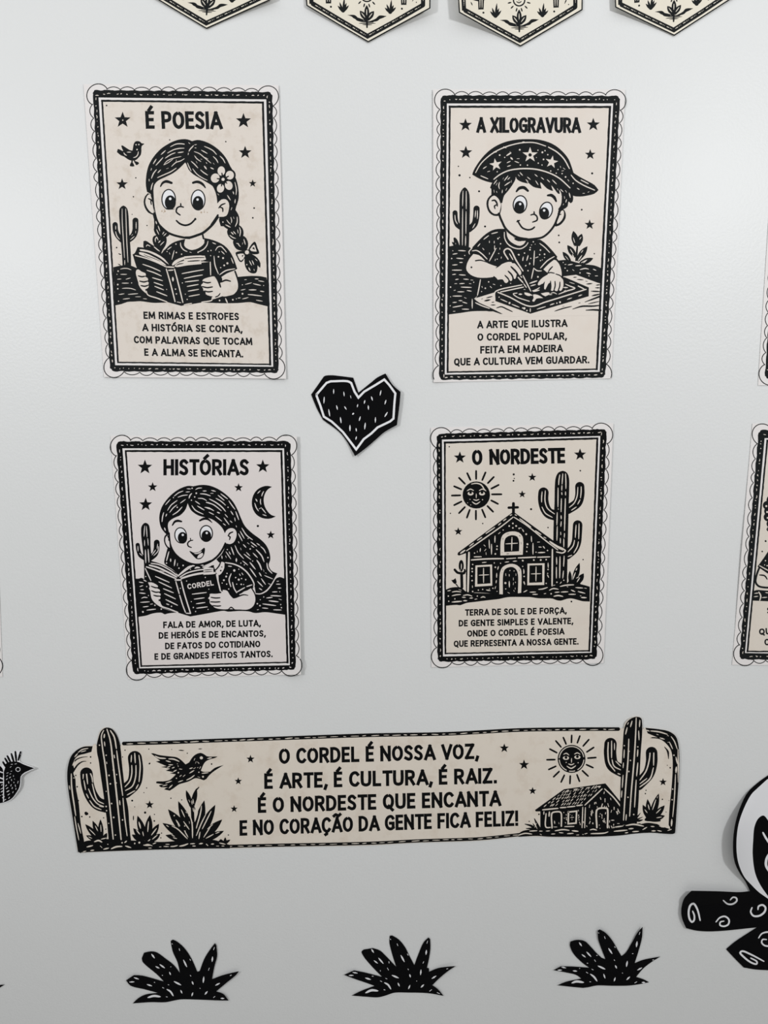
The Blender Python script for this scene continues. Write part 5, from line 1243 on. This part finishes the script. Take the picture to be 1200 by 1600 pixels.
clump('black card grass clump under the left end of the banner', 180, 1430,
      '92,555* 160,510* 230,515 415,565* 350,500 265,430 232,395 227,365* 245,320* 300,308 350,315 430,370 500,425 552,492* 530,400 490,310 472,220* 490,208* 520,220 590,280 650,370 700,482* 720,475* 760,370 810,290 850,238* 862,255* 868,350 845,440 825,545* 920,510 1055,477* 1030,510 950,575 860,650* 920,670 968,728* 880,727 700,720 560,718 500,728 430,742 300,742 148,752* 200,705 260,675 362,662* 250,632 130,600',
      '160,532 200,545 / 122,570 162,568 / 272,590 312,603 w17 / 310,332 335,365 w18 / 345,437 375,452 / 380,420 422,450 w16 / 472,440 476,440 w16 / 400,512 404,514 w18 / 462,485 472,508 / 450,592 458,594 / 402,616 415,622 / 440,632 470,650 495,688 w18 / 502,565 560,595 w18 / 558,640 570,665 w16 / 662,660 652,688 w16 / 785,650 765,675 w18 / 755,525 750,575 w17 / 655,565 665,590 w17 / 640,512 645,520 w16 / 582,382 610,440 w17 / 636,375 642,385 w17 / 545,285 550,302 w16 / 484,243 488,247 w16 / 845,275 838,295 / 830,355 826,395 w15 / 802,450 795,470 / 890,580 855,598 w17 / 980,515 990,510 w15 / 722,622 724,624 w14 / 333,572 337,573 w15 / 435,695 445,697 w16 / 278,702 330,688 385,695 w19 / 838,702 850,692 w16 / 900,708 928,710 w16',
      lambda x, y: .0006 + .003 * max(0, (x - 300) / 70) ** 2 * (x > 300) + .0022 * max(0, (235 - x) / 35) ** 2 * (x < 235))
clump('black card grass clump under the middle of the banner', 520, 1430, g2o, g2m,
      lambda x, y: .0006 + .0032 * max(0, (x - 640) / 70) ** 2 * (x > 640) + .0025 * max(0, (575 - x) / 35) ** 2 * (x < 575))
clump('black card grass clump nearest the campfire', 840, 1430,
      '135,468* 200,435* 300,437 440,447* 380,405 300,320 275,255 280,225* 330,210 400,220 450,265 500,320 545,362* 578,375* 545,290 515,200 512,130* 530,120* 580,150 640,220 680,290 715,348* 750,320 800,240 850,150 895,98* 890,190 865,290 828,408* 900,380 1048,352* 970,400 900,455 840,526* 900,545 950,572* 870,588 780,600 650,602 500,600 440,613 390,620* 300,612 168,597* 250,565 372,540* 330,510 250,490',
      '205,442 240,450 / 172,468 205,468 / 302,474 335,477 w16 / 355,233 375,262 w17 / 378,335 408,358 / 418,313 455,353 w16 / 503,342 508,344 w15 / 422,409 428,410 w15 / 485,380 494,395 / 462,460 474,466 / 415,485 428,494 / 450,502 480,525 507,562 w18 / 515,432 575,460 w18 / 563,502 575,537 w16 / 662,532 652,562 w16 / 785,525 760,550 w18 / 765,392 757,438 w17 / 662,428 674,452 w17 / 652,380 657,387 w16 / 605,283 635,328 w17 / 656,268 662,276 w17 / 570,182 576,200 w16 / 518,150 522,152 w16 / 872,145 866,165 / 848,225 842,270 w15 / 808,328 814,328 w18 / 888,448 852,468 w17 / 980,382 990,380 w17 / 722,492 724,494 w14 / 357,453 359,454 w14 / 445,568 452,568 w17 / 292,578 330,565 392,573 w20 / 828,577 845,568 w17 / 890,573 915,574 w15',
      lambda x, y: .0006 + .0030 * max(0, (1510 - y) / 60) ** 2 * (y < 1510) + .0022 * max(0, (900 - x) / 35) ** 2 * (x < 900))
clump('black card grass clump cut off by the left edge, only one leaf tip in view', 520, 1459, g2o, g2m, lambda x, y: .0008, dx=-705)

# ================================================================== crested bird at the left edge
p = Sheet('bird', 'black paper bird with a spiky crest and white dashes, cut off by the left edge', 'bird', (-20, 1215), None,
          lambda x, y: .0007 + .0030 * max(0, (x - 5) / 25) ** 1.5 * (x > 5) * min(1, max(0, (y - 1180) / 40)), WHITE, CARD, gs=4.0)
p.view(0, 1150, 80, 1067)
p.sheet('-1150,520* -1000,300 -560,230 -250,390 -80,560 20,640 55,560 70,520 105,450 160,398 235,352 315,312 390,314 442,314 452,332 410,500 425,538 520,580 610,616 724,663* 728,677* 610,732 512,784 446,850 440,960 414,1088 342,1207 258,1310 152,1372 0,1414 -300,1435 -620,1315 -840,1090 -1000,1090 -1300,1240 -1250,900', 'W')
p.part('body')
p.fill('110,650* 100,610 130,570 200,540 300,530 400,545 470,582 600,632 718,670* 600,722 500,772 432,845 425,950 400,1080 330,1200 250,1300 150,1360 0,1402 -300,1422 -600,1302 -820,1050 -1000,1060 -1270,1200 -1220,920 -850,760 -500,800 60,900 75,760')
p.line('560,665 640,668 722,671', 22, 'K', taper=(1, .8, .3)); p.ring(375, 697, 45, 42, 11, 'W', 0, 360)
p.lines('230,592 262,588 w14 / 310,585 345,578 w14 / 210,655 235,635 w12 / 225,738 248,730 w14 / 140,775 172,765 w14 / 205,795 225,785 w14 / 138,840 158,822 w17 / 195,875 222,855 w19 / 128,910 155,890 w17 / 282,822 280,845 w16 / 238,905 242,930 w19 / 180,950 182,985 w20 / 290,960 290,980 w16 / 378,940 368,985 w14 / 112,1048 138,1020 w19 / 30,1030 48,1010 w17 / 235,1010 225,1045 w17 / 315,1015 325,1055 w17 / 15,1110 60,1082 w16 / 130,1100 165,1075 w19 / 260,1070 250,1100 w19 / 335,1085 328,1115 w16 / 20,1170 65,1140 w17 / 140,1165 190,1138 w19 / 275,1160 265,1185 w17 / 40,1230 75,1205 w17 / 165,1230 200,1205 w19 / 50,1290 100,1258 w19 / 180,1300 200,1275 w19 / 80,1345 120,1318 w19 / -20,1250 10,1240 w17 / -60,1100 -20,1070 w17 / -90,1190 -50,1160 w17 / -120,1280 -80,1250 w17 / -200,1150 -150,1120 w17 / -220,1240 -180,1215 w17 / -60,1340 -20,1320 w17 / 300,895 306,905 w10', 16, 'W', .6)
for a in ('120,640 65,545', '180,590 108,470', '225,560 155,420', '290,545 238,375', '340,520 320,330', '382,500 430,335'):
    p.part('crest_feather'); p.line(a, 48, 'K', taper=(.75, 1.0, .8))
p.part('wing')
p.fill('-900,300* -560,270 -250,430 -60,590 20,640 62,700 62,885 0,960 -400,900 -800,600'); p.lines('-200,640 0,745 60,765 w24 / -200,830 20,878 60,895 w28 / -200,960 20,965 60,965 w24 / -500,560 -200,640 w24 / -600,760 -200,830 w24', 24, 'W', .8)
p.finish()

# ================================================================== campfire at the right edge
fl = lambda x, y: .0008 + .016 * min(1, max(0, (1192 - x) / 45)) ** 1.7 * max(0, 1 - ((y - 1318) / 95) ** 2) + .004 * min(1, max(0, (1095 - x) / 28)) ** 2 * (y > 1380)
p = Sheet('campfire', 'paper campfire, white flame over black logs with white swirls, at the right edge', 'campfire', (1230, 1390), None, fl, WHITE, CARD, gs=2.6, gap=0.00008)
p.view(1040, 1200, 1200, 776)
p.sheet('195,930* 400,934 560,940 640,933* 605,862 560,795 520,700 511,560 528,420 568,290 620,188 700,110 770,60* 860,0 930,-120 1000,0 1110,100 1220,300 1250,560 1200,800 1120,935* 1330,930* 1390,1060 1350,1200* 1080,1215* 1270,1330 1330,1400* 1250,1540* 1100,1540 950,1480 780,1533* 680,1527 592,1512* 520,1440 458,1373* 520,1320 690,1208* 560,1222 450,1233 330,1239 230,1232 155,1213* 125,1140 118,1080 140,990', 'K', 'card', 'black card backing')
f_ = p.part('flame', None, 'white flame with a black core')
p.fill('768,88* 700,150 650,200 590,315 550,440 537,580 545,690 565,760 600,830 650,885 700,935 790,1000* 900,935 1080,900 1160,780 1200,560 1170,320 1080,140 980,40 930,-40 880,30', 'W')
p.part('flame_core', f_)
p.fill('742,360 705,380 675,440 663,560 660,660 680,800 720,890 790,990* 900,930 1000,850 1040,700 1020,520 950,400 900,300 850,420 800,420')
p.lines('738,490 760,530 800,590 w16 / 785,650 765,690 762,740 790,790 w20 / 900,600 930,680 900,760 w16', 16, 'W', .7)
for q, w_ in (('205,1085 218,1120 215,1155 200,1167 182,1145 175,1085 190,1038 212,1028 240,1070 262,1155', 15), ('437,1003 470,1030 510,1030 540,1005 535,985 510,980 490,1000', 13),
              ('382,1167 410,1135 450,1125 480,1150 475,1185 440,1200 412,1190 415,1168 442,1160', 13), ('655,1058 645,1090 665,1120 710,1120 750,1090 757,1058 735,1038 705,1048 700,1072', 15),
              ('705,1288 730,1255 790,1245 830,1290 800,1345 750,1345 728,1322 735,1300 765,1300', 13), ('745,1465 640,1410 580,1388 565,1400 590,1430 650,1475 690,1485 692,1468 645,1440', 14),
              ('900,1010 930,1050 980,1050 1000,1010 970,990', 14), ('1100,1050 1090,1100 1140,1130 1190,1090 1160,1050', 14), ('1050,1340 1100,1400 1150,1380 1140,1330', 14)):
    p.part('swirl', None, 'white spiral'); p.line(q, w_, 'W', .6)
p.finish()

# ================================================================== posters cut off by the photo's edges
def edge_poster(label, sh, o, i, l, seed, tint, lift=None):
    cx = sum(a for a, b in sh) / 4; cy = sum(b for a, b in sh) / 4
    q = Sheet('poster', label, 'poster', (cx, cy), PG, lift, tint)
    q.sheet(qs(sh)); ground(q, l); frame(q, o, i, l, seed)
    return q
q = edge_poster('paper poster cut off by the right edge, beside the chapel poster', [(1175.6, 661.5), (1462, 666), (1415, 1042), (1143.8, 1038.8)],
                [(1185.6, 672), (1451, 676), (1405, 1034), (1155.2, 1030)], [(1194.8, 684.6), (1442, 688), (1396, 1025), (1164, 1020.3)], [(1198.9, 688.5), (1437, 692), (1392, 1020), (1167.8, 1017.8)], 15, CREAM4,
                lambda x, y: .0006 + .0026 * max(0, 1 - max(0, x - 1150) / 50) ** 2 * max(0, 1 - abs(y - 850) / 130))
q.view(1120, 640, 1200, 305)
q.part('verse')
q.view(0, 0, 1200)
text(q, 'QU', (1186.2, 992.3), (1205, 991.2), 10.2, .22); text(q, 'C', (1194.5, 1008.5), (1202, 1008.2), 10.2, .22); text(q, 'S', (1198.6, 959), (1206, 958.6), 10.2, .22)
q.use(q.parts[0]); q.dots('1196.3,845.5,1.6 1191,861.7,1.3')
g = q.part('person', None, 'curly-haired sitter, only a shoulder and an elbow in view')
q.view(1120, 640, 1200, 305)
q.line('258,930 236,990 232,1030 250,1052 290,1060 340,1060', 12, 'K', 1); q.line('255,985 285,990 300,1010', 9, 'K', .7)
q.part('shirt', g); q.fill('305,845* 275,890 242,935* 300,975* 360,1000* 360,830'); q.line('255,930 300,955 345,975', 6, 'C'); q.dots('290,900,4 300,930,4 285,925,3', 'C')
q.part('trousers', g); q.fill('210,1085* 235,1075 300,1078 400,1075* 400,1140* 300,1142 262,1140 210,1138*'); q.lines('225,1095 250,1092 / 222,1115 245,1112 / 250,1085 262,1110 255,1140 w8 / 290,1090 310,1092 / 270,1120 300,1118', 6)
q.part('hair', g)
for x, y, r in ((300, 570, 26), (312, 605, 30), (305, 640, 26), (320, 680, 24), (330, 540, 34)): q.ell(x, y, r, r)
q.dots('295,575,6 300,610,6 302,645,5', 'C'); q.line('318,690 300,715 320,730', 8, 'K')
q.view(0, 0, 1200)
q.fill('1203,800 1208,765 1230,742 1262,732 1296,742 1318,766 1324,800 1318,835 1262,850 1208,835')
q.part('face', g); q.ell(1263, 812, 47, 46, 'C'); q.line('1245,833 1262,842 1280,832', 3, 'K')
for x in (1245, 1281):
    q.ell(x, 806, 11, 15); q.ell(x, 806, 9, 13, 'W'); q.ell(x, 810, 7, 9)
q.use(g); q.fill('1207,868* 1240,856 1285,856 1325,868* 1345,912* 1320,925* 1316,925* 1212,925*')
q.part('ground'); q.fill('1207,918* 1300,924 1390,914 1416,918* 1408,944* 1300,938 1207,941*')
q.part('cactus'); q.fill('1372,800* 1374,775 1382,768 1390,775 1393,800 1395,920* 1370,920*'); q.line('1352,812 1354,840 1376,852', 9); q.line('1412,800 1410,828 1390,838', 9)
for x, y in ((1225, 715), (1402, 718), (1345, 748)): q.part('star'); q.star(x, y, 8)
q.finish()
q = edge_poster('poster at the right edge, level with the boy poster, only its corner in view', [(1214, 140), (1505, 150), (1470, 606), (1184.3, 602)],
                [(1224, 152), (1494, 160), (1461, 597), (1195, 592)], [(1233, 164), (1485, 172), (1452, 589), (1203, 584)], [(1237, 168), (1481, 176), (1448, 585), (1207, 580)], 16, CREAM2,
                lambda x, y: .0005)
for x, y, r in ((1252, 200, 10), (1442, 202, 10), (1282, 250, 7)): q.part('star'); q.star(x, y, r)
q.part('ground'); q.fill('1226,430* 1347,416 1466,430 1466,430* 1460,474* 1347,466 1230,476*')
q.part('cactus'); q.view(1350, 424, 2550); q.fill('-14,0* -13,-110 -8,-125 0,-130 8,-125 13,-110 15,0*'); q.line('-40,-80 -38,-45 -10,-30', 13); q.line('42,-95 40,-60 10,-45', 13); q.lines('-5,-110 -5,-10 / 5,-110 5,-10', 2)
q.finish()
q = edge_poster('paper poster cut off by the left edge, only a sliver in view', [(-300, 688), (-9, 686), (4, 1057.5), (-262, 1062)],
                [(-290, 698), (-19, 696), (-5.5, 1048), (-252, 1052)], [(-281, 707), (-28, 705), (-14, 1040), (-243, 1043)], [(-277, 711), (-32, 709), (-18, 1036), (-239, 1039)], 17, CREAM3,
                lambda x, y: .0005)
for x, y, r in ((-238, 742, 10), (-66, 744, 10), (-208, 792, 7)): q.part('star'); q.star(x, y, r)
q.part('ground'); q.fill('-264,920* -152,906 -42,920 -42,920* -48,964* -152,956 -260,966*')
q.part('cactus'); q.view(-150, 914, 1050); q.fill('-14,0* -13,-110 -8,-125 0,-130 8,-125 13,-110 15,0*'); q.line('-40,-80 -38,-45 -10,-30', 13); q.line('42,-95 40,-60 10,-45', 13); q.lines('-5,-110 -5,-10 / 5,-110 5,-10', 2)
q.finish()
